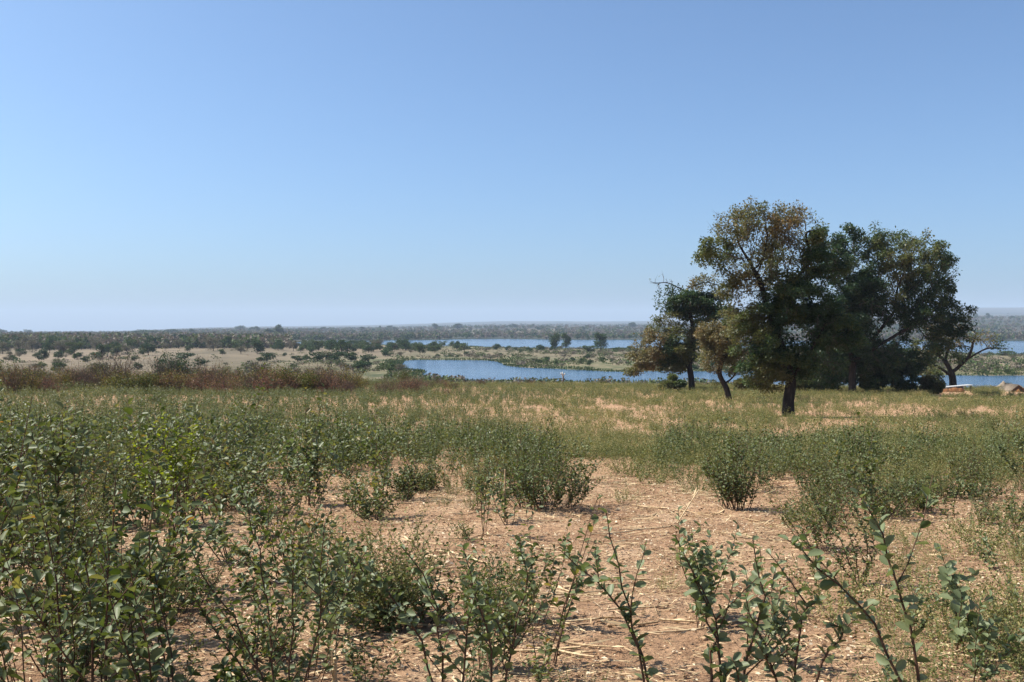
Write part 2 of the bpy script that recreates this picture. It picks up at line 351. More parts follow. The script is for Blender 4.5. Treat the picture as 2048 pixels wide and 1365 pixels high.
# ------------------------------------------------------------------ trees grown into their crown
def grow(rng, seeds, att, D, infl, kill, iters=140):
    """branches reach out for the points of the crown; returns nodes and parents"""
    nodes = []; par = []
    for line in seeds:                       # each line: (attach index or -1, points)
        p0 = line[0]; prev = p0
        for pt in line[1]:
            nodes.append(np.array(pt, float)); par.append(prev); prev = len(nodes) - 1
    att = np.array(att); tries = 0
    bestd = np.full(len(att), 1e9); bi = np.zeros(len(att), int); done = 0
    for it in range(iters):
        if not len(att): break
        new = np.array(nodes[done:])
        if len(new):
            dm = np.linalg.norm(att[:, None] - new[None], axis=-1); k = dm.argmin(1); dd = dm[np.arange(len(att)), k]
            b = dd < bestd; bestd = np.where(b, dd, bestd); bi = np.where(b, k + done, bi)
        done = len(nodes)
        keep = bestd > kill; att = att[keep]; bestd = bestd[keep]; bi = bi[keep]
        act = bestd < infl
        if not act.any():
            if not len(att): break
            act = bestd <= bestd.min() + D
        arr = np.array(nodes); grew = 0
        for n in np.unique(bi[act]):
            v = unit(att[act & (bi == n)] - arr[n]).sum(0); nv = np.linalg.norm(v)
            if nv < .2: v = rng.normal(size=3)
            v = unit(v) + rng.normal(size=3) * .16
            p = arr[n] + unit(v) * D
            nodes.append(p); par.append(int(n)); grew += 1
        if not grew: break
    return np.array(nodes), np.array(par)
def chains(nodes, par, rtip, expo, rmax):
    n = len(nodes); kids = [[] for _ in range(n)]
    for i_, p in enumerate(par):
        if p >= 0: kids[p].append(i_)
    r = np.zeros(n)
    for i_ in range(n - 1, -1, -1):
        r[i_] = rtip if not kids[i_] else sum(r[k] ** expo for k in kids[i_]) ** (1 / expo)
    r = rtip + (r - rtip) * (rmax - rtip) / max(r.max() - rtip, 1e-6)
    out = []; stack = [i_ for i_ in range(n) if par[i_] < 0]; starts = [(s_, -1) for s_ in stack]
    while starts:
        s_, p = starts.pop(); line = [p, s_] if p >= 0 else [s_]; cur = s_
        while kids[cur]:
            ks = sorted(kids[cur], key=lambda k: -r[k]); 
            for k in ks[1:]: starts.append((k, cur))
            cur = ks[0]; line.append(cur)
        out.append(line)
    return out, r, kids
def make_tree(name, label, cat, Y, base, trunks, blobs, seed, D=.3, natt=900, nleaf=30000, leaf=.13, rmax=.35, expo=1.85, bare=(), clump=.34, flare=1.5, rtip=.012, tmat='bark', group=None, lmat='tree', dz=0, tsides=9):
    """trunks: lists of (column,row,thickness) guide points; blobs: (col,row,rx,ry,tint,spread,weight,leafiness)"""
    rng = np.random.default_rng(seed); k = Y / F
    bx, by = px2x(base[0], Y), Y; bz = gz(bx, by)
    off = np.array([bx, by, bz]); shift = bz - row2z(base[1], Y)
    def W3(px, py, dy=0): p = P(px, py, Y); p[2] += shift; return p + np.array([0, dy, 0]) - off
    seeds = []; cnt = 0; radii = {}
    for att_i, pts in trunks:
        line = [W3(p[0], p[1], p[2] if len(p) > 2 else 0) for p in pts]
        if att_i < 0: line[0][2] -= .35
        seg = [line[0]]
        for a_, b_ in zip(line[:-1], line[1:]):
            m_ = max(1, int(np.linalg.norm(b_ - a_) / D))
            for q_ in range(1, m_ + 1): seg.append(a_ + (b_ - a_) * q_ / m_ + rng.normal(size=3) * .03 * (q_ < m_))
        idx = -1
        if att_i >= 0:
            allp = np.concatenate([np.array(s_[1]) for s_ in seeds]); idx = int(np.argmin(np.linalg.norm(allp - seg[0], axis=1))); seg = seg[1:]
        seeds.append((idx, seg)); cnt += len(seg)
    w = np.array([b_[6] for b_ in blobs]) * np.array([b_[2] * b_[3] for b_ in blobs]); w = w / w.sum()
    att = []; C = []; 
    for b_, wk in zip(blobs, w):
        n_ = max(4, int(natt * wk)); u = rvec(rng, n_) * (rng.random(n_) ** .38)[:, None]
        nl = 8; lc = rvec(rng, nl) * (.3 + .55 * rng.random((nl, 1))); lr = .32 + .34 * rng.random(nl); lc[0] = 0; lr[0] = 1; wl = rng.integers(nl, size=n_); wl[rng.random(n_) < .3] = 0; u = lc[wl] + u * lr[wl][:, None]
        c_ = W3(b_[0], b_[1]); rx, ry = b_[2] * k, b_[3] * k; dep = min(rx, ry * 1.2) if len(b_) < 9 else b_[8] * k
        off_y = b_[9] * k if len(b_) > 9 else 0
        att.append(c_ + u * np.array([rx, dep, ry]) + np.array([0, off_y, 0])); C.append((c_ + np.array([0, off_y, 0]), np.array([rx, dep, ry]), b_[4], b_[5], b_[7]))
    nodes, par = grow(rng, seeds, np.concatenate(att), D, D * 7, D * 1.25)
    ch, r, kids = chains(nodes, par, rtip, expo, rmax)
    root = empty(name, off, label, cat, group)
    mb = MB(); tw = MB()
    for line in ch:
        if len(line) < 2: continue
        rad = r[line].copy(); 
        if par[line[0]] >= 0 or (len(line) > 1 and par[line[1]] == line[0] and r[line[0]] > r[line[1]] * 1.25 and line[0] != 0): rad[0] = min(rad[0], rad[1] * 1.15)
        pts = nodes[line]
        if par[line[0]] < 0:
            h = pts[:, 2]; rad = rad * (1 + (flare - 1) * np.exp(-np.maximum(h, 0) / .5))
        big = rad.max() > .05
        if big and len(pts) > 2:
            sm = pts.copy(); sm[1:-1] = (pts[:-2] + 2 * pts[1:-1] + pts[2:]) / 4; pts = sm
        tube(mb if rad.max() > .045 else tw, pts, rad, tsides if rad.max() > .12 else 5 if big else 3, cap=False)
    tips = np.array([i_ for i_ in range(len(nodes)) if r[i_] < rtip * 3.2 and par[i_] >= 0])
    tp = nodes[tips]; td = unit(nodes[tips] - nodes[par[tips]])
    # which part of the crown each twig belongs to
    best = np.full(len(tp), 9e9); tint = np.zeros(len(tp)); spr = np.zeros(len(tp)); lf = np.zeros(len(tp))
    for c_, rad_, ti, sp_, le in C:
        dd = (((tp - c_) / rad_) ** 2).sum(1); b_ = dd < best; best = np.where(b_, dd, best); tint = np.where(b_, ti, tint); spr = np.where(b_, sp_, spr); lf = np.where(b_, le, lf)
    tint = tint + (rng.random(len(tp)) - .5) * .12 + (vnoise(tp[:, 0] * .8, tp[:, 2] * .8 + tp[:, 1], 3) - .5) * spr * 1.4
    hole = vnoise(tp[:, 0] * 1.3 / clump * .34, tp[:, 2] * 1.3 / clump * .34 + tp[:, 1] * .7, 8)
    p_ = lf * (.10 + sstep(.3, .62, hole)) * (.2 + rng.random(len(tp)) ** 1.5); p_ = p_ / p_.sum()
    # short twigs
    nt_ = min(len(tp) * 3, 9000); pick = rng.choice(len(tp), nt_)
    e = unit(td[pick] * .6 + rvec(rng, nt_)) * (clump * 1.1 * (.5 + rng.random(nt_)))[:, None]
    s0 = tp[pick]; side = unit(np.cross(e, rvec(rng, nt_))) * rtip * .7
    v = np.stack([s0 - side, s0 + side, s0 + e], 1).reshape(-1, 3); tw.add(v, [np.arange(nt_ * 3).reshape(-1, 3)])
    tw.build('twigs', M['twiggrey'], root)
    tr = mb.build('trunk', M[tmat], root, smooth=True)
    pick = rng.choice(len(tp), nleaf, p=p_); u = rvec(rng, nleaf) * (rng.random(nleaf) ** .5 * clump)[:, None]
    u[:, 2] *= .7; c_ = tp[pick] + u; axd = unit(u * 1.2 / clump + rvec(rng, nleaf) * .8 + np.array([0, 0, -.25]))
    nr = unit(rvec(rng, nleaf) * .9 + np.array([0, 0, .8]))
    lm = MB(); sz = leaf * (.6 + .8 * rng.random(nleaf))
    leaves(lm, c_, axd, nr, sz, sz * .55, np.clip(tint[pick] + rng.normal(size=nleaf) * .07, 0, 1), kind='quad', fold=.3)
    lm.build('crown', M[lmat], root)
    return root

T = 50.0
make_tree('tree', 'tallest tree of the group with brown tinged top and thick dark forked trunk', 'tree', 50, (1578, 826),
    [(-1, [(1578, 826), (1576, 795), (1582, 762), (1588, 738)]),
     (0, [(1582, 752), (1566, 700), (1545, 640), (1528, 580), (1512, 540)]),
     (0, [(1582, 750), (1612, 700, -.5), (1635, 650, -.8)]),
     (0, [(1552, 662), (1585, 600, .5), (1600, 550, .5)]),
     (0, [(1582, 748), (1600, 690, 1)])],
    [(1505, 450, 94, 56, .6, .4, 1.3, .42), (1590, 455, 60, 58, .58, .45, 1.2, .55), (1435, 500, 52, 42, .42, .25, 1, .5), (1540, 525, 88, 62, .54, .45, 1.2, .65), (1485, 560, 50, 55, .66, .3, 1, 1.0), (1465, 600, 30, 40, .6, .3, .6, .5),
     (1590, 600, 85, 66, .2, .3, 1.2, 1.3), (1645, 530, 45, 60, .22, .25, 1, 1.1), (1560, 680, 85, 50, .22, .3, 1.2, 1.2), (1660, 650, 60, 60, .16, .25, 1.2, 1.3), (1540, 725, 65, 38, .42, .3, 1, .9), (1500, 650, 52, 55, .55, .35, 1, .8), (1640, 730, 65, 36, .2, .3, 1, 1.1), (1585, 735, 40, 24, .2, .2, .6, .9), (1520, 750, 40, 20, .4, .3, .7, .7)],
    11, D=.25, natt=2600, nleaf=86000, leaf=.125, rmax=.27, flare=1.3, expo=1.75, clump=.32)
make_tree('tree', 'broad dark green tree behind and right of the tallest brown topped one', 'tree', 88, (1705, 786),
    [(-1, [(1705, 786), (1704, 750), (1708, 715)]), (0, [(1706, 730), (1740, 680), (1790, 620)]), (0, [(1706, 725), (1690, 650), (1690, 580)]), (0, [(1706, 720), (1760, 680, -1), (1830, 640, -1)])],
    [(1678, 505, 62, 66, .22, .25, 1.1, 1.2), (1800, 510, 80, 66, .42, .3, 1, 1), (1862, 545, 54, 60, .28, .3, 1.1, 1.1), (1755, 485, 60, 40, .4, .3, 1, 1), (1720, 580, 85, 66, .15, .25, 1.2, 1.4), (1830, 610, 85, 60, .25, .3, 1.1, 1.1), (1895, 640, 52, 50, .2, .25, 1, 1), (1865, 685, 45, 42, .35, .3, .8, .8), (1720, 690, 90, 55, .12, .2, 1.1, 1.3), (1780, 570, 65, 55, .5, .4, .9, .9), (1700, 620, 70, 60, .12, .2, 1.2, 1.4), (1925, 660, 26, 40, .25, .3, .5, .5), (1790, 720, 60, 40, .2, .3, .9, 1)],
    12, D=.40, natt=2800, nleaf=95000, leaf=.20, rmax=.30, clump=.46, flare=1.3, rtip=.016)
make_tree('tree', 'leafy dark green tree filling the shade low between the two biggest trunks', 'tree', 94, (1672, 782),
    [(-1, [(1672, 782), (1670, 755), (1665, 730)]), (0, [(1668, 745), (1640, 700)]), (0, [(1668, 740), (1700, 690)])],
    [(1640, 730, 60, 38, .3, .3, 1, 1), (1700, 710, 60, 60, .15, .25, 1.3, 1.3), (1760, 720, 60, 48, .15, .25, 1.2, 1.2), (1600, 742, 46, 26, .4, .3, .8, .8), (1690, 650, 60, 45, .15, .2, 1, 1.2), (1670, 758, 70, 16, .3, .3, .7, .9)],
    13, D=.5, natt=1000, nleaf=44000, leaf=.24, rmax=.25, clump=.6, rtip=.02)
make_tree('tree', 'leftmost tree of the group with rust coloured drooping foliage and dead twigs on top', 'tree', 96, (1386, 776),
    [(-1, [(1386, 776), (1383, 750), (1378, 725)]), (0, [(1380, 735), (1350, 690), (1325, 668)]), (0, [(1380, 728), (1388, 680), (1385, 640)]), (0, [(1385, 645), (1370, 575), (1335, 558), (1310, 560), (1302, 557)])],
    [(1305, 690, 46, 42, .78, .4, 1, .7), (1292, 718, 34, 24, .84, .4, .8, .6), (1345, 700, 50, 40, .5, .4, 1, .9), (1340, 645, 42, 32, .6, .3, .9, .4), (1390, 600, 58, 32, .2, .25, 1.2, 1.3), (1345, 602, 36, 20, .2, .25, 1, 1.2), (1425, 630, 50, 35, .35, .4, 1, .9), (1410, 560, 42, 20, .6, .3, .6, .3), (1395, 665, 50, 30, .55, .4, .9, .5), (1325, 550, 24, 16, .6, .1, .4, .02), (1440, 590, 30, 40, .5, .3, .5, .4)],
    14, D=.4, natt=1300, nleaf=36000, leaf=.22, rmax=.29, clump=.5, rtip=.02, flare=1.3)
make_tree('tree', 'small russet tree on a crooked leaning trunk left of the tallest tree', 'tree', 70, (1461, 800),
    [(-1, [(1461, 800), (1456, 780), (1444, 758), (1438, 742), (1442, 722), (1448, 710)]), (0, [(1446, 765), (1466, 752), (1472, 738)]), (0, [(1446, 716), (1425, 700), (1415, 690)]), (0, [(1446, 714), (1465, 695)])],
    [(1445, 685, 52, 34, .74, .35, 1.2, 1), (1425, 665, 34, 26, .8, .3, 1, .9), (1470, 690, 34, 36, .66, .4, 1, .8), (1475, 728, 34, 26, .6, .3, .8, .5), (1420, 712, 30, 24, .7, .3, .8, .5), (1480, 650, 38, 34, .55, .3, .9, .7)],
    15, D=.26, natt=900, nleaf=17000, leaf=.15, rmax=.19, clump=.34, rtip=.012, flare=1.35)
make_tree('tree', 'sparse grey tree with wide bare twisted limbs at the right of the group', 'tree', 113, (1908, 775),
    [(-1, [(1906, 778), (1906, 755), (1903, 738)]), (0, [(1904, 742), (1930, 715), (1955, 700), (1975, 690), (2000, 692), (2018, 690)]), (0, [(1904, 742), (1890, 715), (1895, 695), (1905, 680)]), (0, [(1892, 716), (1870, 700), (1845, 702), (1830, 695)]), (0, [(1902, 748), (1880, 728), (1850, 722), (1820, 722)]), (0, [(1940, 706), (1945, 680), (1955, 660)])],
    [(1900, 665, 45, 30, .75, .2, 1, .25), (1955, 672, 45, 22, .7, .2, 1, .3), (2000, 688, 24, 9, .3, .3, 1, .7), (1850, 690, 35, 22, .6, .3, 1, .4), (1840, 730, 40, 25, .5, .3, .8, .4), (1920, 710, 30, 15, .4, .3, .5, .4)],
    16, D=.44, natt=1000, nleaf=3600, leaf=.27, rmax=.38, clump=.5, rtip=.02, flare=1.3)
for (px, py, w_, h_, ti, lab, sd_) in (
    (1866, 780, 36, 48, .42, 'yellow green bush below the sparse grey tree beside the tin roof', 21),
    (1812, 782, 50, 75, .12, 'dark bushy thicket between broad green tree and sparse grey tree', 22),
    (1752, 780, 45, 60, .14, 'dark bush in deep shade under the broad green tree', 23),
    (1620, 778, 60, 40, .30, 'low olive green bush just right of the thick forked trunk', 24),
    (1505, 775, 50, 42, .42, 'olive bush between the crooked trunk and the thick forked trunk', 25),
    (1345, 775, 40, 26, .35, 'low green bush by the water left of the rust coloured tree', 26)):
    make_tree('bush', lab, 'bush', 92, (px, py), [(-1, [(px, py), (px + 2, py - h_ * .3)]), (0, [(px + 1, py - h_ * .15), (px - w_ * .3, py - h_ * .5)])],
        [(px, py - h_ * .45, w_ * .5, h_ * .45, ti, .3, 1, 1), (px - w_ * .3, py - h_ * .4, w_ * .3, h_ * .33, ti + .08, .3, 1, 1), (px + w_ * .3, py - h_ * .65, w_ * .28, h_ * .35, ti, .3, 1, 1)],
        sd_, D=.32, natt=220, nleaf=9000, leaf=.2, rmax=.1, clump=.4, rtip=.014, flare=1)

# ------------------------------------------------------------------ field plants: small kinds made once
def stem_line(rng, p0, az_, lean, h, k=8, wob=.03):
    d = np.array([math.cos(az_) * lean, math.sin(az_) * lean, 1.]); d = d / np.linalg.norm(d); pts = [np.array(p0, float)]; 
    for i_ in range(k):
        d = unit(d + rng.normal(size=3) * wob * 3 + np.array([0, 0, .04])); pts.append(pts[-1] + d * h / k)
    return np.array(pts)
def along(pts, t):
    k = len(pts) - 1; f = np.clip(t, 0, .9999) * k; i_ = f.astype(int); fr = (f - i_)[:, None]
    return pts[i_] * (1 - fr) + pts[i_ + 1] * fr, unit(pts[i_ + 1] - pts[i_])
def leaf_up(lm, rng, pts, t0, n, L, tmean, tspr, kind='oval', mat=0, ratio=.55):
    t = t0 + (1 - t0) * (np.arange(n) + rng.random(n) * .6) / n; c, d = along(pts, t)
    ang = np.arange(n) * 2.4 + rng.random() * 6 + rng.normal(size=n) * .4
    a = np.stack([np.cos(ang), np.sin(ang), np.zeros(n)], -1); ax = unit(a * .85 + d * .6 + rng.normal(size=(n, 3)) * .28)
    nr = unit(d * .8 - a * .5 + rng.normal(size=(n, 3)) * .45)
    sz = L * (.65 + .6 * rng.random(n)) * (1 - .35 * np.clip((t - .75) * 4, 0, 1))
    leaves(lm, c, ax, nr, sz, sz * ratio, np.clip(tmean + rng.normal(size=n) * tspr, 0, 1), kind=kind, mat=mat)
def make_shrub(seed, nst=12, h=.85, spread=.45, L=.045, per=34, foot=.12, kind='oval', side=2, tmean=.42, tspr=.2, sides=4, rs=.0045, ratio=.58, base_t=.18):
    rng = np.random.default_rng(seed); st = MB(); lm = MB()
    if L > .03: L *= 1.16; per = int(per * .86)
    for s_ in range(nst):
        a_ = rng.random() * 6.28; hh = h * (.55 + .55 * rng.random())
        pts = stem_line(rng, (math.cos(a_) * foot * rng.random(), math.sin(a_) * foot * rng.random(), -.03), a_ + rng.normal() * .4, spread * rng.random() ** .7, hh)
        tube(st, pts, np.linspace(rs, rs * .3, len(pts)), sides, cap=False)
        leaf_up(lm, rng, pts, base_t, per, L, tmean, tspr, kind, ratio=ratio)
        for q_ in range(side):
            t_ = np.array([.2 + .6 * rng.random()]); c, d = along(pts, t_); b_ = rng.random() * 6.28
            p2 = stem_line(rng, c[0], b_, .9, hh * (.2 + .25 * rng.random()), 4)
            tube(st, p2, np.linspace(rs * .5, rs * .2, len(p2)), 3, cap=False); leaf_up(lm, rng, p2, .1, max(4, per // 3), L * .9, tmean, tspr, kind, ratio=ratio)
    return st, lm
V_SHRUB = []
for s_, kw in enumerate([dict(nst=9, spread=.6, side=3, per=22), dict(nst=7, h=1.0, spread=.7, per=24, side=4), dict(nst=14, h=.65, spread=1.0, per=18, L=.04), dict(nst=6, h=1.1, spread=.5, per=26, L=.052, side=3), dict(nst=12, h=.45, spread=1.3, per=16, tmean=.5, side=4),
                         dict(nst=5, h=.9, spread=.8, per=20, L=.055, tmean=.5, side=4), dict(nst=4, h=.75, spread=.7, per=17, L=.052, tmean=.6, tspr=.28), dict(nst=20, h=.85, spread=.75, per=24, L=.034, side=3), dict(nst=3, h=1.15, spread=.6, per=20, L=.05, tmean=.5, side=3), dict(nst=24, h=.42, spread=1.4, per=15, L=.042, tmean=.4, foot=.3),
                         dict(nst=26, h=.75, spread=.7, per=34, L=.020, side=5, tmean=.55, rs=.003), dict(nst=5, h=.95, spread=.6, per=6, L=.04, side=3, tmean=.75, tspr=.3), dict(nst=16, h=.6, spread=.8, per=24, L=.022, side=5, tmean=.35, rs=.003)]):
    st, lm = make_shrub(100 + s_, **kw); V_SHRUB.append((st.mesh('stems', M['herbstem' if s_ in (10, 12) else 'stem']), lm.mesh('leaves', M['herb' if s_ in (10, 12) else 'shrub'])))
V_SAP = []
for s_, kw in enumerate([dict(nst=4, h=.7, spread=.7, per=20, L=.06), dict(nst=5, h=.6, spread=.9, per=18, L=.056), dict(nst=6, h=.8, spread=.7, per=21, L=.058), dict(nst=3, h=.85, spread=.5, per=22, L=.064)]):
    st, lm = make_shrub(200 + s_, side=2, rs=.0055, ratio=.62, sides=5, base_t=.22, foot=.05, **kw); V_SAP.append((st.mesh('stems', M['stem']), lm.mesh('leaves', M['glaucous'])))
# how thickly the field is grown, row by row (columns 128 px apart)
_DY = [795, 812, 830, 870, 920, 980, 1050, 1130, 1220, 1320, 1400, 1600]
_DX = np.arange(17) * 128.
_DT = np.array([
    [9, 9, 9, 9, 9, 9, 9, 9, 9, 9, 9, 9, 9, 9, 9, 9, 9],
    [9, 9, 9, 9, 9, 9, 8, 8, 8, 8, 7, 7, 8, 8, 8, 8, 8],
    [9, 9, 9, 9, 9, 8, 8, 8, 7, 7, 3, 6, 8, 2, 2, 6, 4],
    [9, 9, 9, 9, 8, 7, 6, 7, 7, 6, 5, 7, 5, 6, 5, 5, 7],
    [9, 9, 8, 8, 7, 6, 5, 6, 9, 4, 3, 7, 4, 7, 6, 3, 6],
    [9, 8, 7, 7, 7, 6, 6, 6, 7, 4, 2, 3, 4, 7, 7, 4, 6],
    [9, 8, 6, 6, 7, 6, 5, 5, 4, 2, 1, 1, 3, 6, 5, 4, 6],
    [9, 9, 5, 5, 7, 6, 4, 4, 1, 0, 0, 0, 1, 5, 4, 4, 6],
    [9, 9, 7, 8, 9, 8, 6, 6, 3, 0, 0, 1, 2, 4, 6, 5, 6],
    [8, 8, 7, 8, 9, 8, 7, 7, 3, 1, 1, 2, 3, 4, 6, 6, 7],
    [8, 8, 8, 8, 8, 7, 7, 6, 2, 0, 1, 2, 2, 3, 5, 6, 7],
    [0, 0, 0, 0, 0, 0, 0, 0, 0, 0, 0, 0, 0, 0, 0, 0, 0]], float)
def dens(x, y):
    px = 1024 + x / y * F; py = HZ + (EYE - hgt(x, y)) / y * F
    fi = np.interp(py, _DY, np.arange(len(_DY))); fj = np.clip(px / 128, 0, 15.999)
    i_ = np.clip(fi.astype(int), 0, len(_DY) - 2); j_ = fj.astype(int); a = fi - i_; b_ = fj - j_
    return (_DT[i_, j_] * (1 - a) * (1 - b_) + _DT[i_ + 1, j_] * a * (1 - b_) + _DT[i_, j_ + 1] * (1 - a) * b_ + _DT[i_ + 1, j_ + 1] * a * b_) / 9, px, py
rng = np.random.default_rng(5)
def clump(x, y, f, d): return sstep(.30, .60, fbm(x * f, y * f, 3, 91) + (d - .62) * .75)
def sample_field(n, y0, y1, power, xm=1.08):
    y = (y0 ** power + rng.random(n) * (y1 ** power - y0 ** power)) ** (1 / power)
    x = (rng.random(n) * 2 - 1) * y * .5143 * xm; return x, y
x, y = sample_field(2600, 3.9, 24, 2)
d_, px_, py_ = dens(x, y)
ok = rng.random(len(x)) < (.72 * clump(x, y, 1.1, d_ - .1 * (px_ < 750)) + .2 * d_) * (.25 + .5 * d_) * np.where(px_ < 700, .82, 1) * np.where(d_ < .08, 0, 1)
x, y, px_, py_, d_ = x[ok], y[ok], px_[ok], py_[ok], d_[ok]
# keep clear of the hand placed plants
HERO = [(1475, 1022), (1080, 1020), (1715, 1172)]
for hx, hy in HERO:
    X0, Y0 = ground_at(hx, hy); far = np.hypot(x - X0, (y - Y0)) > .6; x, y, px_, py_, d_ = x[far], y[far], px_[far], py_[far], d_[far]
o_ = np.argsort(y); x, y, px_, py_, d_ = x[o_], y[o_], px_[o_], py_[o_], d_[o_]
NI = min(285, len(x)); print('shrubs', len(x), 'individuals to', y[NI - 1])
zz = hgt(x, y)
def put(me, name, loc, rz, sc, label, cat, group, tilt=(0, 0)):
    r = empty(name, loc, label, cat, group); r.rotation_euler = (tilt[0], tilt[1], rz); r.scale = (sc, sc, sc)
    part('stems', me[0], r); part('leaves', me[1], r); return r
DEPTH = ['in the closest rows', 'a few steps into the field', 'in the middle of the bare field', 'further back in the field']
for k in range(NI):
    sap = (px_[k] > 1150 and py_[k] > 1120) or (rng.random() < .12)
    me = (V_SAP if sap else V_SHRUB)[rng.integers(len(V_SAP if sap else V_SHRUB))]
    side = 'far left' if px_[k] < 420 else 'left' if px_[k] < 850 else 'middle' if px_[k] < 1250 else 'right' if px_[k] < 1680 else 'far right'
    dp = 'nearest rows' if py_[k] > 1180 else 'near ground' if py_[k] > 1040 else 'middle ground' if py_[k] > 950 else 'back ground'
    kind = 'thin large leaved seedling' if sap else 'upright leafy green shrub'
    put(me, 'field_seedling' if sap else 'field_shrub', (x[k], y[k], zz[k]), rng.random() * 6.28, (.42 + .95 * rng.random() ** 1.2) * np.interp(px_[k], [600, 900], [1.12, .8]) * np.interp(y[k], [4, 6], [.72, 1]),
        f'{kind} in the {dp} at {side} of the field', 'shrub' if not sap else 'seedling', f'{"seedlings" if sap else "leafy shrubs"} in the {dp} at {side}', (rng.normal() * .14, rng.normal() * .14))
# the bushes that stand out
st, lm = make_shrub(301, nst=34, h=.95, spread=.62, per=30, L=.036, foot=.16, side=3, tmean=.4)
X0, Y0 = ground_at(1475, 1022); put((st.mesh('stems', M['stem']), lm.mesh('leaves', M['shrub'])), 'field_shrub', (X0, Y0, gz(X0, Y0)), 0, 1, 'lone round bushy shrub standing alone on bare sand right of centre', 'shrub', None)
st, lm = make_shrub(302, nst=62, h=.84, spread=1.05, per=26, L=.036, foot=.45, side=5, tmean=.33)
X0, Y0 = ground_at(1085, 1018); put((st.mesh('stems', M['stem']), lm.mesh('leaves', M['shrub'])), 'field_shrub', (X0, Y0, gz(X0, Y0)), 0, 1, 'widest and darkest bush of the field, dense mound just right of centre', 'shrub', None)

def hero(label, Y, stems, L=.06, seed=1, side=2, lmat='glaucous', rs=.007, per=1.0, name='field_seedling', cat='seedling', t0=.15, tm=.45):
    """stems: guide points (col,row) on a plane Y metres off, rooted in the soil"""
    rng = np.random.default_rng(seed); st = MB(); lm = MB(); b0 = stems[0][0]
    bx = px2x(b0[0], Y); off = np.array([bx, Y, gz(bx, Y)])
    for s_ in stems:
        pts = [P(p[0], p[1], Y + (p[2] if len(p) > 2 else 0)) - off for p in s_]
        pts[0][2] = -.04; pts[0][1] = 0
        pts = np.array(pts); t = np.linspace(0, 1, 10); k = np.linspace(0, 1, len(pts))
        q_ = np.stack([np.interp(t, k, pts[:, c]) for c in range(3)], -1)
        q_[1:-1] = (q_[:-2] + 2 * q_[1:-1] + q_[2:]) / 4 + rng.normal(size=(8, 3)) * .006
        ln = np.linalg.norm(np.diff(q_, axis=0), axis=1).sum()
        tube(st, q_, np.linspace(rs, rs * .3, 10), 6, cap=False)
        leaf_up(lm, rng, q_, t0, int(ln * 36 * per), L, tm, .17, ratio=.62)
        for m_ in range(side):
            c, d = along(q_, np.array([.2 + .6 * rng.random()])); p2 = stem_line(rng, c[0], rng.random() * 6.28, .8, ln * (.18 + .25 * rng.random()), 5)
            tube(st, p2, np.linspace(rs * .5, rs * .2, 6), 4, cap=False); leaf_up(lm, rng, p2, .15, int(ln * 11), L * .85, tm, .17, ratio=.62)
    r = empty(name, off, label, cat); st.build('stems', M['stem'], r, True); lm.build('leaves', M[lmat], r)
    return r
hero('slender seedling with a long arching spray reaching left over the bare sand', 4.0, [[(1330, 1440), (1275, 1290), (1230, 1190), (1120, 1100)], [(1330, 1440), (1285, 1300), (1245, 1180), (1212, 1020)]], .052, 31, 1)
hero('seedling with large round grey green leaves at the bottom edge right of centre', 3.9, [[(1430, 1450), (1415, 1330), (1440, 1250), (1350, 1070)], [(1430, 1450), (1450, 1330), (1405, 1200), (1385, 1150)], [(1440, 1450), (1500, 1300), (1530, 1200), (1505, 1075)]], .055, 32, 2)
hero('seedling with branching brown stems at bottom edge left of the tall leaning one', 3.9, [[(1590, 1450), (1590, 1330), (1600, 1220), (1640, 1195)], [(1590, 1450), (1545, 1350), (1530, 1290), (1490, 1190)], [(1600, 1450), (1640, 1310), (1700, 1260), (1660, 1250)]], .052, 33, 2)
hero('tall two stemmed seedling with grey blue leaves leaning left at right front', 3.7, [[(1850, 1460), (1835, 1290), (1800, 1190), (1770, 1080), (1715, 985)], [(1850, 1460), (1800, 1330), (1740, 1230), (1640, 1140), (1575, 1080)]], .062, 34, 1)
hero('leaning clump of small leaved stems on sand left of the tall two stemmed seedling', ground_at(1715, 1172)[1], [[(1720, 1172), (1690, 1100), (1600, 960)], [(1720, 1172), (1705, 1080), (1660, 950)], [(1725, 1172), (1740, 1080), (1700, 990)], [(1720, 1172), (1680, 1120), (1640, 1050)], [(1715, 1172), (1750, 1110), (1745, 1040)]], .036, 35, 5, 'shrub', .005, 1.5, 'field_shrub', 'shrub')
hero('tall dark shrub with two bare reddish stems at the bottom left corner', 4.4, [[(215, 1400), (210, 1250), (222, 1100), (232, 950)], [(130, 1400), (125, 1250), (110, 1130), (80, 960)], [(180, 1400), (190, 1300), (170, 1150), (185, 1060)]], .04, 36, 4, 'shrub', .007, .9, 'field_shrub', 'shrub', .3)
hero('spreading leafy shrub of many thin stems at the bottom edge left of centre', 4.3, [[(560, 1400), (500, 1280), (400, 1150), (350, 1010)], [(565, 1400), (540, 1250), (520, 1100), (480, 960)], [(570, 1400), (590, 1250), (580, 1120), (600, 1010)], [(570, 1400), (640, 1280), (640, 1150), (650, 1050)], [(560, 1400), (480, 1320), (420, 1250), (390, 1190)]], .038, 37, 6, 'shrub', .005, 1.2, 'field_shrub', 'shrub')
M['lime'] = leaf_mat('lime_leaf', [(0, (.12, .165, .03)), (1, (.21, .25, .05))], rough=.5, trans=.4, spec=.3)
hero('shrub with bright lime green young leaves among the dark shrubs at left', 7, [[(345, 1192), (350, 1000), (325, 832)], [(348, 1192), (375, 990), (388, 834)], [(340, 1192), (300, 1010), (265, 872)], [(345, 1192), (352, 1010), (352, 840)]], .045, 41, 4, 'lime', .005, .9, 'field_shrub', 'shrub', .62)
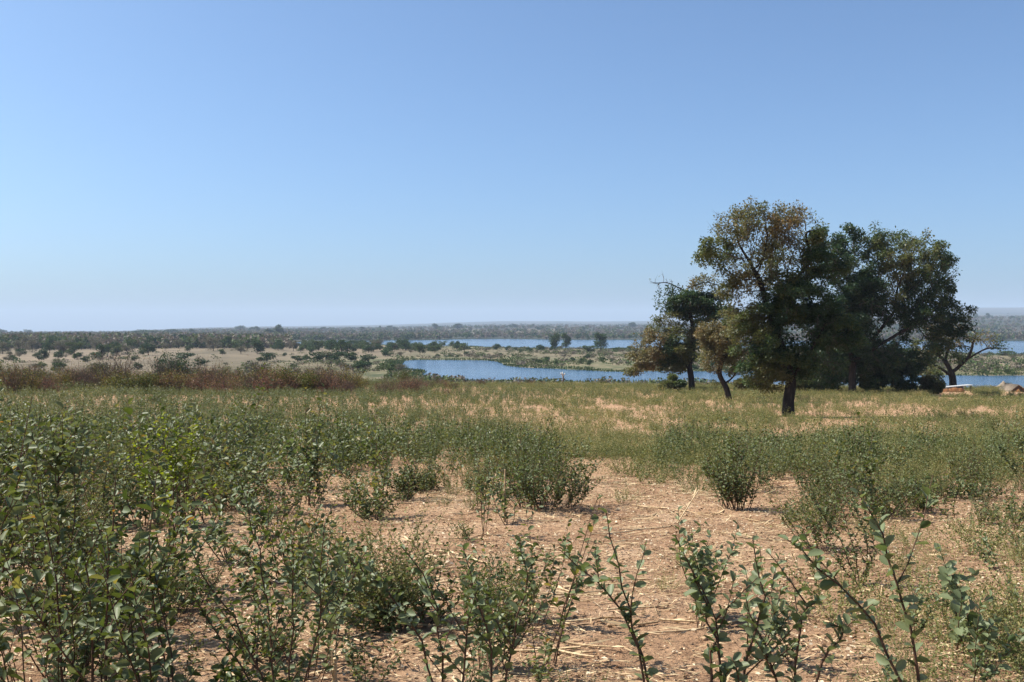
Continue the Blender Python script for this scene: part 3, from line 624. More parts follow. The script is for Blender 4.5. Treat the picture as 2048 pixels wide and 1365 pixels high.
hero('tall shrub with broad mid green leaves near the left edge of field', 6, [[(110, 1272), (120, 1040), (100, 828)], [(112, 1272), (90, 1060), (60, 842)], [(108, 1272), (150, 1060), (150, 850)], [(110, 1272), (115, 1060), (125, 838)]], .065, 42, 4, 'shrub', .006, .5, 'field_shrub', 'shrub', .4)
hero('low leafy seedling with dark round leaves at the bottom edge of the middle', 4.0, [[(900, 1430), (860, 1330), (800, 1200), (690, 1110)], [(905, 1430), (880, 1300), (870, 1180), (800, 1090)], [(1000, 1430), (985, 1290), (950, 1180), (925, 1090)], [(1005, 1430), (1020, 1260), (1060, 1150), (1040, 1080)], [(900, 1430), (930, 1320), (935, 1240), (960, 1170)]], .050, 38, 3, 'glaucous', .006, 1.0)

# ------------------------------------------------------------------ the rest of the field, too many to count
def lod(seed, h, n, L, tm, ts, spread=.3, nst=5, w_=.003):
    rng = np.random.default_rng(seed); m = MB()
    for s_ in range(nst):
        a_ = rng.random() * 6.28; p = stem_line(rng, (math.cos(a_) * .08, math.sin(a_) * .08, 0), a_, spread * 1.6 * rng.random(), h * (.6 + .5 * rng.random()), 4)
        v = np.concatenate([p - [w_, 0, 0], p + [w_, 0, 0]]); k = len(p); i_ = np.arange(k - 1)[:, None]
        m.add(v, [np.concatenate([i_, i_ + 1, i_ + 1 + k, i_ + k], 1)], .5, 1)
        leaf_up(m, rng, p, .1, n // nst, L, tm, ts, 'quad', ratio=.6)
        c, d = along(p, .15 + .8 * rng.random(n // nst)); c = c + rng.normal(size=c.shape) * [.09 * spread / .3, .09 * spread / .3, .04]
        leaves(m, c, rvec(rng, len(c)), unit(rvec(rng, len(c)) + [0, 0, .6]), L * (.6 + .7 * rng.random(len(c))), L * .55, np.clip(tm + rng.normal(size=len(c)) * ts, 0, 1), kind='quad')
    return m
MIDS = [lod(400 + i_, .85, 210, .052, .45, .2, spread=[.3, .5, .4, .7][i_], nst=9, w_=.003) for i_ in range(4)]
FARS = [lod(420 + i_, .85, 60, .085, .45, .2, nst=5, w_=.004) for i_ in range(4)]
HERB = [lod(440 + i_, .30, 520, .018, .45, .28, spread=.8, nst=20, w_=.0012) for i_ in range(4)]
HFAR = [lod(460 + i_, .55, 64, .055, .42, .25, spread=.8, nst=5, w_=.003) for i_ in range(4)]
def sheet(groups, name, mats, label, cat, group=None):
    mb = MB()
    for srcs, x, y, sc, dt in groups:
        z = hgt(x, y); w_ = rng.integers(len(srcs), size=len(x)); rot = rng.random(len(x)) * 6.28
        for i_, s_ in enumerate(srcs):
            k = w_ == i_
            if k.any(): scatter(mb, s_, x[k], y[k], z[k], rot[k], sc[k], dt[k])
    return tag(mb.build(name, mats), label, cat, group, 'stuff')
gr = []
xs, ys = x[NI:], y[NI:]; gr.append((MIDS, xs, ys, (.35 + .85 * rng.random(len(xs))) * np.interp(1024 + xs / ys * F, [600, 1000], [1.15, .85]), rng.normal(size=len(xs)) * .06))
for y0, y1, n, src, b in ((24, 45, 3200, MIDS, 1.05), (45, 75, 5200, FARS, 1.05), (75, 132, 9500, FARS, 1.2)):
    x, y = sample_field(n, y0, y1, 2, 1.03); d_, px_, py_ = dens(x, y)
    pr = (.6 * clump(x, y, .55, d_ - .1) + .22 * d_) * (.25 + .55 * d_); pr = np.where(y > 72, np.maximum(pr, d_ ** 2 * .85), pr) * (1 - .22 * sstep(650, 1150, px_ + (vnoise(x * .08, y * .08, 94) - .5) * 500))
    ok = (rng.random(n) < pr) & (sstep(118, 132, y) < rng.random(n)) & ~((abs(px_ - 1905) < 42) & (y > 84) & (y < 107)) & ~((px_ > 2008) & (y > 92) & (y < 113)); x, y, px_ = x[ok], y[ok], px_[ok]; w2 = (vnoise(x * .08, y * .08, 94) - .5) * 500
    gr.append((src, x, y, b * (.3 + .4 * rng.random(len(x)) + .45 * vnoise(x * .3, y * .3, 98) ** 2) * (1 - .25 * sstep(600, 1150, px_ + w2)), rng.normal(size=len(x)) * .07 + .14 * sstep(550, 1150, px_ + w2) + (vnoise(x * .12, y * .12, 95) - .5) * .3))
sheet(gr, 'field_shrubs', [M['shrub'], M['stem']], 'dense leafy green shrubs covering the far half of the field', 'shrubs')
gr = []
for y0, y1, n, src, sc in ((4.0, 14, 1500, HERB, 1), (14, 30, 3200, HERB, 1.2), (30, 60, 5500, HFAR, .8), (60, 128, 15000, HFAR, 1.05)):
    x, y = sample_field(n, y0, y1, 2, 1.05); d_, px_, py_ = dens(x, y)
    right = np.where(py_ > 1000, sstep(1600, 1850, px_ + (vnoise(x * 1.2, y * 1.2, 96) - .5) * 260) * sstep(1040, 1180, py_) * 1.0, 0) + np.where(py_ < 1000, sstep(850, 1300, px_) * (1 - sstep(900, 1010, py_)) * 1.1, 0) \
        + .18 * (py_ < 900) * sstep(500, 900, px_) + .05
    bare = np.where((py_ > 815) & (py_ < 840), np.clip(d_ * 1.4, .15, 1), 1)
    ok = (rng.random(n) < right * bare * .75 * (.0 + 1.5 * vnoise(x * .7, y * .7, 97) ** 1.5 * 1.2)) & ~((abs(px_ - 1905) < 42) & (y > 84) & (y < 107)) & ~((px_ > 2008) & (y > 92) & (y < 113)); x, y = x[ok], y[ok]
    gr.append((src, x, y, sc * (.5 + .95 * rng.random(len(x)) ** 1.6), rng.normal(size=len(x)) * .12 + (vnoise(x * .3, y * .3, 99) - .45) * .6))
sheet(gr, 'low_herbs', [M['herb'], M['herbstem']], 'pale yellow green low herbs spreading over the sandy field', 'herbs')

# straw crumbs, dry leaves
def litter(name, n, y1, L0, L1, w, mat, label, cat, curl, bias):
    x, y = sample_field(n, 3.6, y1, 1.6, 1.1); ok = rng.random(n) < (.25 + 1.1 * vnoise(x * 1.6, y * 1.6, 71)) ; x, y = x[ok], y[ok]; n = len(x)
    z = hgt(x, y) + .004 + rng.random(n) * .012; a = rng.random(n) * 6.28 if not bias else rng.normal(size=n) * .7
    ax = np.stack([np.cos(a), np.sin(a), rng.normal(size=n) * .12], -1); nr = unit(np.stack([rng.normal(size=n) * curl, rng.normal(size=n) * curl, np.ones(n)], -1))
    Ls = L0 + (L1 - L0) * rng.random(n) ** 2.5; mb = MB(); leaves(mb, np.stack([x, y, z], -1), ax, nr, Ls, w * (.5 + rng.random(n)), rng.random(n), kind='quad', fold=.5)
    tag(mb.build(name, mat), label, cat, None, 'stuff')
litter('straw_crumbs', 80000, 22, .02, .26, .008, M['straw'], 'pale crumbs of broken straw strewn over the sandy soil', 'straw', .3, True)
litter('leaf_litter', 45000, 16, .012, .05, .017, M['litter'], 'dry curled leaf litter scattered on the sandy soil', 'leaf litter', .6, False)
# clods
n = 9000; x, y = sample_field(n, 3.8, 20, 1.7, 1.1); z = hgt(x, y); mb = MB()
oc = np.array([(1, 0, 0), (0, 1, 0), (-1, 0, 0), (0, -1, 0), (0, 0, .8), (0, 0, -.6)], float); of = np.array([(0, 1, 4), (1, 2, 4), (2, 3, 4), (3, 0, 4), (1, 0, 5), (2, 1, 5), (3, 2, 5), (0, 3, 5)])
sc = .004 + .02 * rng.random(n) ** 5; v = (oc[None] * (1 + rng.normal(size=(n, 6, 1)) * .25) * sc[:, None, None]) @ np.array([[.8, .6, 0], [-.6, .8, 0], [0, 0, 1]]) + np.stack([x, y, z + sc * .2], -1)[:, None]
mb.add(v.reshape(-1, 3), [(of[None] + (np.arange(n) * 6)[:, None, None]).reshape(-1, 3)])
tag(mb.build('soil_clods', rough_mat('clod', [(.3, (.26, .16, .09)), (.7, (.42, .285, .17))], 20)), 'small crumbly clods of reddish soil scattered over the field', 'clods', None, 'stuff')

# ------------------------------------------------------------------ cut maize stalks
def stalk_mesh(L, r, seed, bend=.05):
    rng = np.random.default_rng(seed); mb = MB(); k = 9; t = np.linspace(0, 1, k)
    pts = np.stack([t * L, np.sin(t * 3.1) * bend * L * rng.normal(), np.zeros(k)], -1)
    P2 = []; R2 = []
    for i_ in range(k):                          # nodes swell a little
        for dx, rr_ in ((-.004, 1), (0, 1.28), (.004, 1)): P2.append(pts[i_] + [dx, 0, 0]); R2.append(r * rr_ * (1 - .35 * t[i_]))
    tube(mb, np.array(P2), np.array(R2), 7, tint=.3 + .6 * rng.random())
    n = 3; i_ = rng.integers(1, k - 1, size=n); c = pts[i_]
    leaves(mb, c, unit(np.stack([np.ones(n), rng.normal(size=n) * .6, rng.random(n) * .2], -1)), unit(rvec(rng, n) + [0, 0, 1]), .09 + .12 * rng.random(n), .014, .7, kind='quad', fold=.5)
    return mb.mesh('maize_stalk', M['straw'])
LY = [(1020, 1240, 1140, 1255, .011, 'thick cut stalk lying at the sand edge near the lowest middle seedlings'), (1100, 1302, 1188, 1324, .010, 'cut stalk lying at the lower edge of the bare sand'),
      (1265, 1016, 1325, 1019, .009, 'short pale stalk lying right of the widest dark bush'), (1345, 1022, 1420, 1034, .009, 'pale stalk lying beside the leaning stick left of lone shrub'),
      (1430, 1030, 1552, 1052, .008, 'long thin stalk lying just in front of the lone round shrub'), (1435, 1105, 1505, 1108, .008, 'thin stalk lying in the open sand below the lone shrub'),
      (1600, 1090, 1692, 1101, .010, 'straight pale stalk lying left of the leaning clump of small leaves'), (1500, 1160, 1665, 1164, .008, 'longest thin stalk lying across the open sand at right'),
      (1150, 1172, 1290, 1166, .007, 'thin brownish stalk lying left across the open sand'), (1130, 1252, 1225, 1240, .009, 'pale stalk lying behind the arching seedling'),
      (700, 1196, 772, 1194, .009, 'pale stalk half hidden among shrubs left of centre'), (1320, 1246, 1400, 1252, .008, 'pale stalk lying between the large leaved seedlings'), (1600, 1240, 1500, 1224, .007, 'thin pale stalk lying behind the branching brown seedling')]
for k, (xa, ya, xb, yb, r_, lab) in enumerate(LY):
    A_ = ground_at(xa, ya); B_ = ground_at(xb, yb); a = np.array([A_[0], A_[1], gz(*A_) + r_ + .006]); b_ = np.array([B_[0], B_[1], gz(*B_) + r_ + .006])
    L_ = np.linalg.norm(b_ - a); o = bpy.data.objects.new('maize_stalk', stalk_mesh(L_, r_ * .8, 500 + k)); COL.objects.link(o)
    o.location = a; o.rotation_euler = Vector(b_ - a).to_track_quat('X', 'Z').to_euler(); tag(o, lab, 'stalk', 'cut maize stalks')
gen = [stalk_mesh(.25 + .08 * k, .0065, 600 + k, .08) for k in range(6)]
x, y = sample_field(230, 4.2, 16, 1.8); px_ = 1024 + x / y * F
for k in range(len(x)):
    if px_[k] < 650 and k % 3: continue
    z0 = gz(x[k], y[k]); o = bpy.data.objects.new('maize_stalk', gen[k % 6]); COL.objects.link(o); a_ = rng.normal() * .6 + (math.pi if k % 2 else 0)
    z1 = gz(x[k] + math.cos(a_) * .4, y[k] + math.sin(a_) * .4)
    o.location = (x[k], y[k], z0 + .012); o.rotation_euler = (0, -math.atan2(z1 - z0, .4), a_)
    tag(o, 'pale broken maize stalk lying among the straw on the ' + ('left' if px_[k] < 1000 else 'middle' if px_[k] < 1400 else 'right') + ' part of the sand', 'stalk', 'cut maize stalks lying about on the ' + ('left' if px_[k] < 1000 else 'middle' if px_[k] < 1400 else 'right'))
for k, (xa, ya, xb, yb, r_, lab) in enumerate([(1008, 1045, 1010, 940, .011, 'tall upright maize stub at the left foot of the widest dark bush'), (1350, 1050, 1398, 980, .008, 'bare stick leaning right beside the lone round shrub'),
        (1525, 1156, 1519, 1094, .010, 'short upright maize stub in the open sand below lone shrub'), (668, 1372, 670, 1318, .014, 'upright pale stub at the bottom edge left of centre'), (1758, 1212, 1765, 1172, .009, 'stub standing in the fine herbs right of the leaning clump'),
        (962, 1085, 968, 1045, .008, 'thin stub standing just left and below the tallest stub'), (335, 1110, 333, 1062, .009, 'orange brown stub standing among the left shrubs'), (1150, 1150, 1152, 1120, .008, 'shortest stub standing in the left part of the open sand')]):
    A_ = ground_at(xa, ya); a = np.array([A_[0], A_[1], gz(*A_) - .03]); b_ = P(xb, yb, A_[1]); L_ = np.linalg.norm(b_ - a)
    o = bpy.data.objects.new('maize_stub', stalk_mesh(L_, r_, 700 + k, .03)); COL.objects.link(o); o.location = a; o.rotation_euler = Vector(b_ - a).to_track_quat('X', 'Z').to_euler(); tag(o, lab, 'stalk', 'standing maize stubs')

# ------------------------------------------------------------------ brush along the rim of the field
def bush_src(seed, h, w, n, leaf, ti, ts, twigs=60, gap=.45):
    rng = np.random.default_rng(seed); tw = MB(); lm = MB()
    for s_ in range(twigs):
        a_ = rng.random() * 6.28; p = stem_line(rng, (math.cos(a_) * w * .12 * rng.random(), math.sin(a_) * w * .12 * rng.random(), -.1), a_, w / h * .8 * rng.random() ** .6, h * (.55 + .5 * rng.random()), 5, .07)
        tube(tw, p, np.linspace(.014, .005, 6), 3, cap=False)
        for _ in range(3):
            c, d = along(p, np.array([.35 + .6 * rng.random()])); q_ = stem_line(rng, c[0], rng.random() * 6.28, 1.1, h * .25, 3, .1); tube(tw, q_, np.linspace(.007, .003, 4), 3, cap=False)
        m_ = n // twigs; c, d = along(p, .25 + .78 * rng.random(m_)); c = c + rng.normal(size=c.shape) * .13 * h * .5
        if rng.random() < gap: c = c[: m_ // 3]
        sz = leaf * (.6 + .8 * rng.random(len(c)))
        leaves(lm, c, rvec(rng, len(c)), unit(rvec(rng, len(c)) + [0, 0, .5]), sz, sz * .6, np.clip(ti + rng.normal(size=len(c)) * ts, 0, 1), kind='quad')
    return tw, lm
BR = {}
for nm, args in {'rust': [(2.0, 2.2, 2600, .07, .82, .12), (1.7, 2.6, 2200, .07, .9, .1), (2.3, 2.0, 1500, .07, .78, .15)], 'olive': [(2.1, 2.4, 3600, .085, .42, .12), (1.8, 2.4, 3200, .085, .5, .12)],
                 'green': [(2.5, 2.8, 5200, .1, .2, .12), (2.0, 2.2, 4000, .1, .3, .12)], 'dark': [(2.8, 3.4, 7000, .12, .02, .07)], 'grey': [(2.6, 2.6, 500, .07, .75, .1)]}.items():
    BR[nm] = []
    for k, a_ in enumerate(args):
        tw, lm = bush_src(800 + k + len(nm) * 7, *a_, twigs=90 if nm == 'grey' else 60, gap=.1 if nm in ('dark', 'green') else .45)
        BR[nm].append((tw.mesh('twigs', M['twig']), lm.mesh('foliage', M['brush' if nm != 'dark' else 'tree'])))
def rim(px, Y, kind, sc, label=None, group=None):
    me = BR[kind][rng.integers(len(BR[kind]))]; xx = px2x(px, Y); r = empty('brush_bush', (xx, Y, gz(xx, Y)), label, 'bush', group)
    r.rotation_euler = (0, 0, rng.random() * 6.28); r.scale = (sc, sc, sc * (.85 + .3 * rng.random())); part('twigs', me[0], r); part('foliage', me[1], r); return r
for px, Y, kd, sc, lab in [(30, 78, 'green', 1.1, 'green bush with yellowish tips at the far left rim of the field'), (125, 84, 'olive', 1.05, 'golden brown bush second from the left at the rim'), (250, 76, 'green', 1.05, 'large yellow green bush on rim left of the dark round one'), (300, 77, 'green', 1.05, 'yellow green bush just below the dark round bush'),
        (345, 92, 'dark', 1.25, 'dark round evergreen bush standing above the rim brush'), (235, 84, 'grey', 1.5, 'leafless grey bush showing above the yellow green bush'), (430, 82, 'rust', 1.3, 'tall rusty bush right of the dark round bush'),
        (565, 80, 'green', 1.2, 'tall narrow olive bush in the middle of the rusty brush'), (640, 84, 'grey', 1.2, 'leafless twiggy bush among rusty brush'), (690, 82, 'olive', 1.1, 'yellow olive bush right of the rusty brush middle'), (810, 130, 'green', .9, 'rounded green bush at the left tip of the pond'), (905, 95, 'olive', .55, 'small bush ending the brush at the near pond shore')]:
    rim(px, Y, kd, sc, lab)
for k in range(165):
    px = -60 + 1000 * rng.random(); Y = 76 + 36 * rng.random() ** 1.3; kd = rng.choice(['rust', 'rust', 'rust', 'rust', 'olive', 'green', 'grey'] if px > 350 else ['rust', 'rust', 'olive', 'green', 'grey'])
    taper = np.interp(px, [0, 300, 500, 750, 850, 940], [1.3, 1.25, 1.3, .95, .7, .42])
    sec = 'left' if px < 320 else 'middle' if px < 640 else 'right'
    word = {'rust': 'rusty brown dry', 'olive': 'yellow olive', 'green': 'green leafy', 'grey': 'leafless grey'}[kd]
    rim(px, Y, kd, taper * (.42 + .55 * rng.random()), f'{word} bush in the {sec} stretch of the brush behind the field', f'{word} bushes, {sec} stretch of the brush')
for k in range(46):
    px = 940 + 1150 * rng.random(); Y = 112 + 16 * rng.random(); kd = rng.choice(['olive', 'green', 'grey', 'rust']); word = {'rust': 'rusty', 'olive': 'yellow olive', 'green': 'green', 'grey': 'leafless grey'}[kd]
    rim(px, Y, kd, .22 + .2 * rng.random(), f'small {word} bush along the field edge above the near pond shore', f'small {word} bushes along the pond edge')

# ------------------------------------------------------------------ valley trees and bushes
def vtree(seed, h, w, n, leaf, ti, ts, trunk=.3, r=.16, lobes=7, low=.25):
    rng = np.random.default_rng(seed); tr = MB(); lm = MB()
    top = np.array([rng.normal() * .1 * w, rng.normal() * .1 * w, h * .7])
    tube(tr, np.array([[0, 0, -.5], [0, 0, h * trunk * .5], top * .6, top]), np.array([r, r * .85, r * .6, r * .2]), 5, mat=0)
    per = n // lobes
    for l_ in range(lobes):
        a_ = l_ * 2.4 + rng.normal() * .4; q_ = rng.random() ** .5 * w * .36; c = np.array([math.cos(a_) * q_, math.sin(a_) * q_, h * (low + (.80 - low) * rng.random())]); 
        tube(tr, np.array([[0, 0, h * trunk * .6], c * [.5, .5, .8], c]), np.array([r * .5, r * .3, r * .1]), 3)
        u = rvec(rng, per) * (rng.random(per) ** .4)[:, None] * np.array([w * .24, w * .24, h * .17]) * (.8 + .5 * rng.random())
        sz = leaf * (.6 + .8 * rng.random(per)); leaves(lm, c + u, rvec(rng, per), unit(rvec(rng, per) + [0, 0, .7]), sz, sz * .65, np.clip(ti + rng.normal() * .05 + rng.normal(size=per) * ts, 0, 1), kind='quad')
    return tr, lm
VT = {'dark': [vtree(900 + k, 6, 6, 1300, .45, .12, .08) for k in range(3)], 'green': [vtree(910 + k, 6, 6, 1300, .45, .38, .12) for k in range(3)],
      'grey': [vtree(920 + k, 6, 6.5, 1500, .36, .78, .14, .4) for k in range(4)], 'shrub': [vtree(930 + k, 3, 4.5, 900, .35, .3, .12, .1, .08, 9, .15) for k in range(3)], 'dshrub': [vtree(940 + k, 3, 4.5, 1000, .35, .1, .08, .1, .08, 9, .15) for k in range(3)],
      'tall': [vtree(950 + k, 11, 5, 2200, .5, .22, .1, .3, .25, 12, .22) for k in range(3)]}
H0 = {'dark': 6, 'green': 6, 'grey': 6, 'shrub': 3, 'dshrub': 3, 'tall': 11}; W0 = {'dark': 6, 'green': 6, 'grey': 6.5, 'shrub': 4.5, 'dshrub': 4.5, 'tall': 5}
VM = {}
for k_, L_ in VT.items():
    VM[k_] = []
    for tr, lm in L_:
        both = MB(); both.v = tr.v + lm.v; both.a = tr.a + lm.a; both.f = [(f, 0) for f, m in tr.f] + [(f + tr.n, 1) for f, m in lm.f]; both.n = tr.n + lm.n
        VM[k_].append((tr.mesh('trunk', M['bark']), lm.mesh('crown', M['valley']), both.mesh('valley_tree', [M['bark'], M['valley']]), both))
def vplace(kd, px, py=None, Y=None, hpx=None, wpx=None, label='', cat='tree', group=None, name='valley_tree', parts=False):
    if Y is None: Y = 11.6 * F / (py - HZ)
    xx = px2x(px, Y); z = gz(xx, Y); me = VM[kd][rng.integers(len(VM[kd]))]
    sh = hpx / F * Y / (H0[kd] * .93); sw = wpx / F * Y / (W0[kd] * .95)
    if parts:
        r = empty(name, (xx, Y, z), label, cat, group); part('trunk', me[0], r); part('crown', me[1], r)
    else:
        r = bpy.data.objects.new(name, me[2]); COL.objects.link(r); r.location = (xx, Y, z); tag(r, label, cat, group)
    r.rotation_euler = (0, 0, rng.random() * 6.28); r.scale = (sw, sw, sh); return r
for kd, px, py, h_, w_, lab in [
    ('tall', 1110, 700, 38, 22, 'left of the three tall green trees on the bank between pond and river'), ('tall', 1132, 697, 32, 20, 'middle of the three tall trees on the bank, a little shorter'), ('tall', 1202, 702, 38, 27, 'rightmost and widest of three tall trees on the bank'),
    ('tall', 560, 676, 26, 22, 'tallest round tree on the skyline left of the river'), ('tall', 537, 676, 18, 24, 'shorter tree touching the tallest skyline tree on its left'), ('tall', 12, 692, 24, 12, 'narrow dark tree at the far left edge near white roofs'), ('tall', 28, 692, 23, 20, 'wider dark tree next to the narrow one at the far left'),
    ('dark', 290, 673, 14, 54, 'long dark tree clump on the skyline at left'), ('dark', 342, 672, 13, 28, 'dark skyline tree right of the long dark clump'), ('dark', 384, 672, 12, 14, 'small pointed dark skyline tree right of the clump'), ('dark', 500, 688, 16, 30, 'dark round tree at the left end of the river'),
    ('dark', 412, 676, 10, 18, 'small dark tree low on the skyline between clump and tallest tree')]:
    vplace(kd, px, py, None, h_, w_, lab, 'tree', None, 'bank_tree' if kd == 'tall' else 'valley_tree', True)
for kd, px, py, h_, w_, lab in [
    ('dshrub', 43, 711, 13, 20, 'dark bush far left on the dry plain'), ('dark', 88, 721, 22, 24, 'dark bushy tree on the plain, left of a twin'), ('dark', 117, 720, 20, 20, 'dark bushy tree on the plain, right of a twin'), ('grey', 18, 718, 14, 22, 'grey bush near the far left edge of the plain'),
    ('green', 150, 720, 15, 16, 'small greenish tree with visible trunk on the plain'), ('dshrub', 170, 725, 12, 18, 'low dark bush right of the small trunked tree'), ('dark', 203, 714, 26, 26, 'big dark green tree on the left plain'), ('grey', 255, 711, 20, 26, 'big grey brown tree right of the big dark one'),
    ('green', 284, 712, 16, 13, 'small tree on a thin trunk at the edge of the open plain'), ('dshrub', 370, 720, 14, 36, 'wide bush on the open plain above the dark round bush'), ('dshrub', 404, 731, 13, 28, 'dark oval bush alone on the open plain'), ('green', 445, 711, 13, 16, 'small round tree alone on the open plain'),
    ('grey', 482, 709, 16, 28, 'grey tree at the back edge of the open plain'), ('dshrub', 534, 724, 18, 34, 'dark green bush left of the long dark hedge'), ('dshrub', 595, 725, 12, 24, 'low dark bush nearest the left end of the hedge'), ('shrub', 612, 721, 15, 18, 'grey green bush touching the left end of the hedge'),
    ('dshrub', 570, 713, 7, 10, 'tiny bush behind the low dark bushes'), ('dshrub', 640, 725, 20, 44, 'left section of the long dark hedge of bushes'), ('dshrub', 672, 725, 20, 44, 'middle section of the long dark hedge of bushes'), ('dshrub', 702, 724, 18, 36, 'right section of the long dark hedge of bushes'), ('dshrub', 736, 724, 16, 34, 'dark bush prolonging the hedge to the right'),
    ('shrub', 678, 733, 15, 12, 'small pale green tree in front of the hedge'), ('dshrub', 722, 738, 16, 44, 'dark green bush in front of the right end of the hedge'), ('shrub', 778, 741, 17, 36, 'green bush on the shore at the left tip of the pond'), ('green', 840, 711, 26, 20, 'tall grey green tree above the left end of the pond'),
    ('shrub', 778, 712, 9, 20, 'dark low bush on pale ground above pond tip'), ('dark', 867, 699, 16, 15, 'round dark tree against the river, left of a pair'), ('dark', 915, 699, 17, 15, 'round dark tree against the river, right of a pair'), ('dshrub', 858, 702, 9, 14, 'low bush under the left round tree by the river'),
    ('dshrub', 993, 700, 12, 18, 'green bush at the river edge left of the three tall trees'), ('dshrub', 1017, 700, 9, 15, 'small dark bush at the river edge'), ('dshrub', 1058, 704, 9, 18, 'dark bush at left foot of the three tall trees'), ('dshrub', 1081, 702, 12, 20, 'round bush just left of the tall bank tree'), ('green', 1176, 706, 16, 30, 'olive bush left of the widest bank tree'),
    ('shrub', 1235, 704, 9, 26, 'bright green bush right of the widest bank tree'), ('shrub', 1262, 703, 11, 22, 'green bush half behind the rust coloured tree'), ('shrub', 2010, 711, 10, 40, 'bright green bush by the river near the right edge'), ('shrub', 2018, 746, 12, 20, 'green bush on the island shore near the right edge'),
    ('shrub', 1998, 736, 7, 9, 'small bush on the dry island near the right edge')]:
    cat = 'tree' if 'tree' in lab.split('bush')[0] and 'bush' not in lab.split(' ')[:4] else 'bush'
    vplace(kd, px, py, None, h_, w_, lab, cat, None, 'valley_tree' if cat == 'tree' else 'valley_bush')
def dry_at(px, Y):
    xx = np.array([px2x(px, Y)]); yy = np.array([Y]); return min(sdist(POND, xx, yy)[0], sdist(RIVER, xx, yy)[0])
nT = nB = 0
for k in range(1300):
    px = -60 + 2180 * rng.random(); py = 684 + 62 * rng.random() ** 1.3
    Y = 11.6 * F / (py - HZ)
    if dry_at(px, Y) < 5 or Y < 240: continue
    left = px < 820
    openp = (300 < px < 760 and 703 < py < 745)
    pr = (.17 if openp else .95 if py < 703 else .45 if py < 722 else .22) if left else .5
    if rng.random() > pr: continue
    if left and py < 712:
        if nT >= 290: continue
        kd = rng.choice(['grey', 'grey', 'grey', 'green', 'dark']); hm = (4 + 4 * rng.random()) * (.55 if px > 460 and py < 700 else 1); nT += 1
        where = 'left of the open plain' if px < 300 else 'behind the open plain' if px < 560 else 'between the plain and the river'
        word = {'grey': 'grey brown thorn tree', 'green': 'olive green tree', 'dark': 'dark green tree'}[kd]
        vplace(kd, px, None, Y, hm / Y * F, hm * 1.15 / Y * F, f'{word} in the hazy woodland {where}', 'tree', f'{word}s in the woodland {where}')
    else:
        if nB >= 240: continue
        kd = rng.choice(['shrub', 'dshrub', 'grey', 'grey']); hm = (1.2 + 1.6 * rng.random()) * (1.0 if left else .7); nB += 1
        where = 'on the dry plain' if left else 'on the land between pond and river' if px < 1300 else 'on the low island at right'
        word = {'grey': 'grey dry', 'shrub': 'green', 'dshrub': 'dark green'}[kd]
        vplace(kd, px, None, Y, hm / Y * F, hm * 1.5 / Y * F, f'{word} low bush {where}', 'bush', f'{word} low bushes {where}', 'valley_bush')
# tree line between plain and river, greener
for k in range(70):
    px = 600 + 330 * rng.random(); py = 692 + 14 * rng.random(); Y = 11.6 * F / (py - HZ)
    if dry_at(px, Y) < 4: continue
    kd = rng.choice(['shrub', 'green', 'dark']); hm = 2.6 + 2.4 * rng.random(); vplace(kd, px, None, Y, hm / Y * F, hm * 1.5 / Y * F, {'shrub': 'bright green', 'green': 'olive green', 'dark': 'dark green'}[kd] + ' bushy tree in the belt along the river left of the pair', 'tree', 'trees in the belt along the river')
for k, px in enumerate(sorted(-20 + 2090 * rng.random(34))):
    if 1330 < px < 1900: continue
    Y = 2350 + 500 * rng.random(); hp = 7 + 8 * rng.random() ** 2
    vplace('tall' if k % 3 else 'dark', px, None, Y, hp, hp * (.7 + 1.2 * rng.random()), f'dark tree rising above the {"left" if px < 500 else "middle" if px < 1330 else "right"} part of the hazy skyline', 'tree', f'skyline trees, {"left" if px < 500 else "middle" if px < 1330 else "right"}')
# woodland beyond: more than anyone could count
mb = MB(); rngw = np.random.default_rng(77)
n = 12000; Y = 1080 * (6000 / 1080) ** (rngw.random(n) ** 1.25); px = -80 + 2200 * rngw.random(n)
n2 = 2600; Y = np.concatenate([Y, 600 + 480 * rngw.random(n2)]); px = np.concatenate([px, -80 + 660 * rngw.random(n2)])
x = px2x(px, Y); ok = (fbm(x * .004, Y * .002, 3, 81) + .25 * rngw.random(len(x)) > .50)
s = np.minimum(sdist(POND, x, Y), sdist(RIVER, x, Y)); ok &= s > 8
x, Y, px = x[ok], Y[ok], px[ok]; z = hgt(x, Y); kinds = rngw.choice(3, size=len(x), p=[.55, .25, .2])
def vlow(seed, ti, n=70): return vtree(seed, 6, 7.5, n, 1.9, ti, .1, .3, .2, 5)
LOW = [[vlow(960 + k, .85) for k in range(3)], [vlow(970 + k, .42) for k in range(3)], [vlow(980 + k, .12) for k in range(3)]]
for kk in range(3):
    for v_ in range(3):
        m_ = (kinds == kk) & (np.arange(len(x)) % 3 == v_)
        both = MB(); tr, lm = LOW[kk][v_]; both.v = lm.v; both.a = lm.a; both.f = lm.f; both.n = lm.n
        nn = int(m_.sum()); scatter(mb, both, x[m_], Y[m_], z[m_], rngw.random(nn) * 6.28, (.6 + .75 * rngw.random(nn)), rngw.normal(size=nn) * .06)
tag(mb.build('far_woodland', M['valley']), 'hazy brown and green woodland stretching to the horizon', 'woodland', None, 'stuff')
print('woodland trees', len(x))
n = 16000; Y = 205 * (1080 / 205) ** rngw.random(n); px = -80 + 2200 * rngw.random(n); x = px2x(px, Y)
s = np.minimum(sdist(POND, x, Y), sdist(RIVER, x, Y)); ok = (s > 3) & (vnoise(x * .05, Y * .02, 111) + .5 * vnoise(x * .2, Y * .1, 112) + np.where(px > 780, .36, -.2) > .82 + .25 * rngw.random(n)); x, Y, px = x[ok], Y[ok], px[ok]; nn = len(x)
mb = MB(); srcs = []
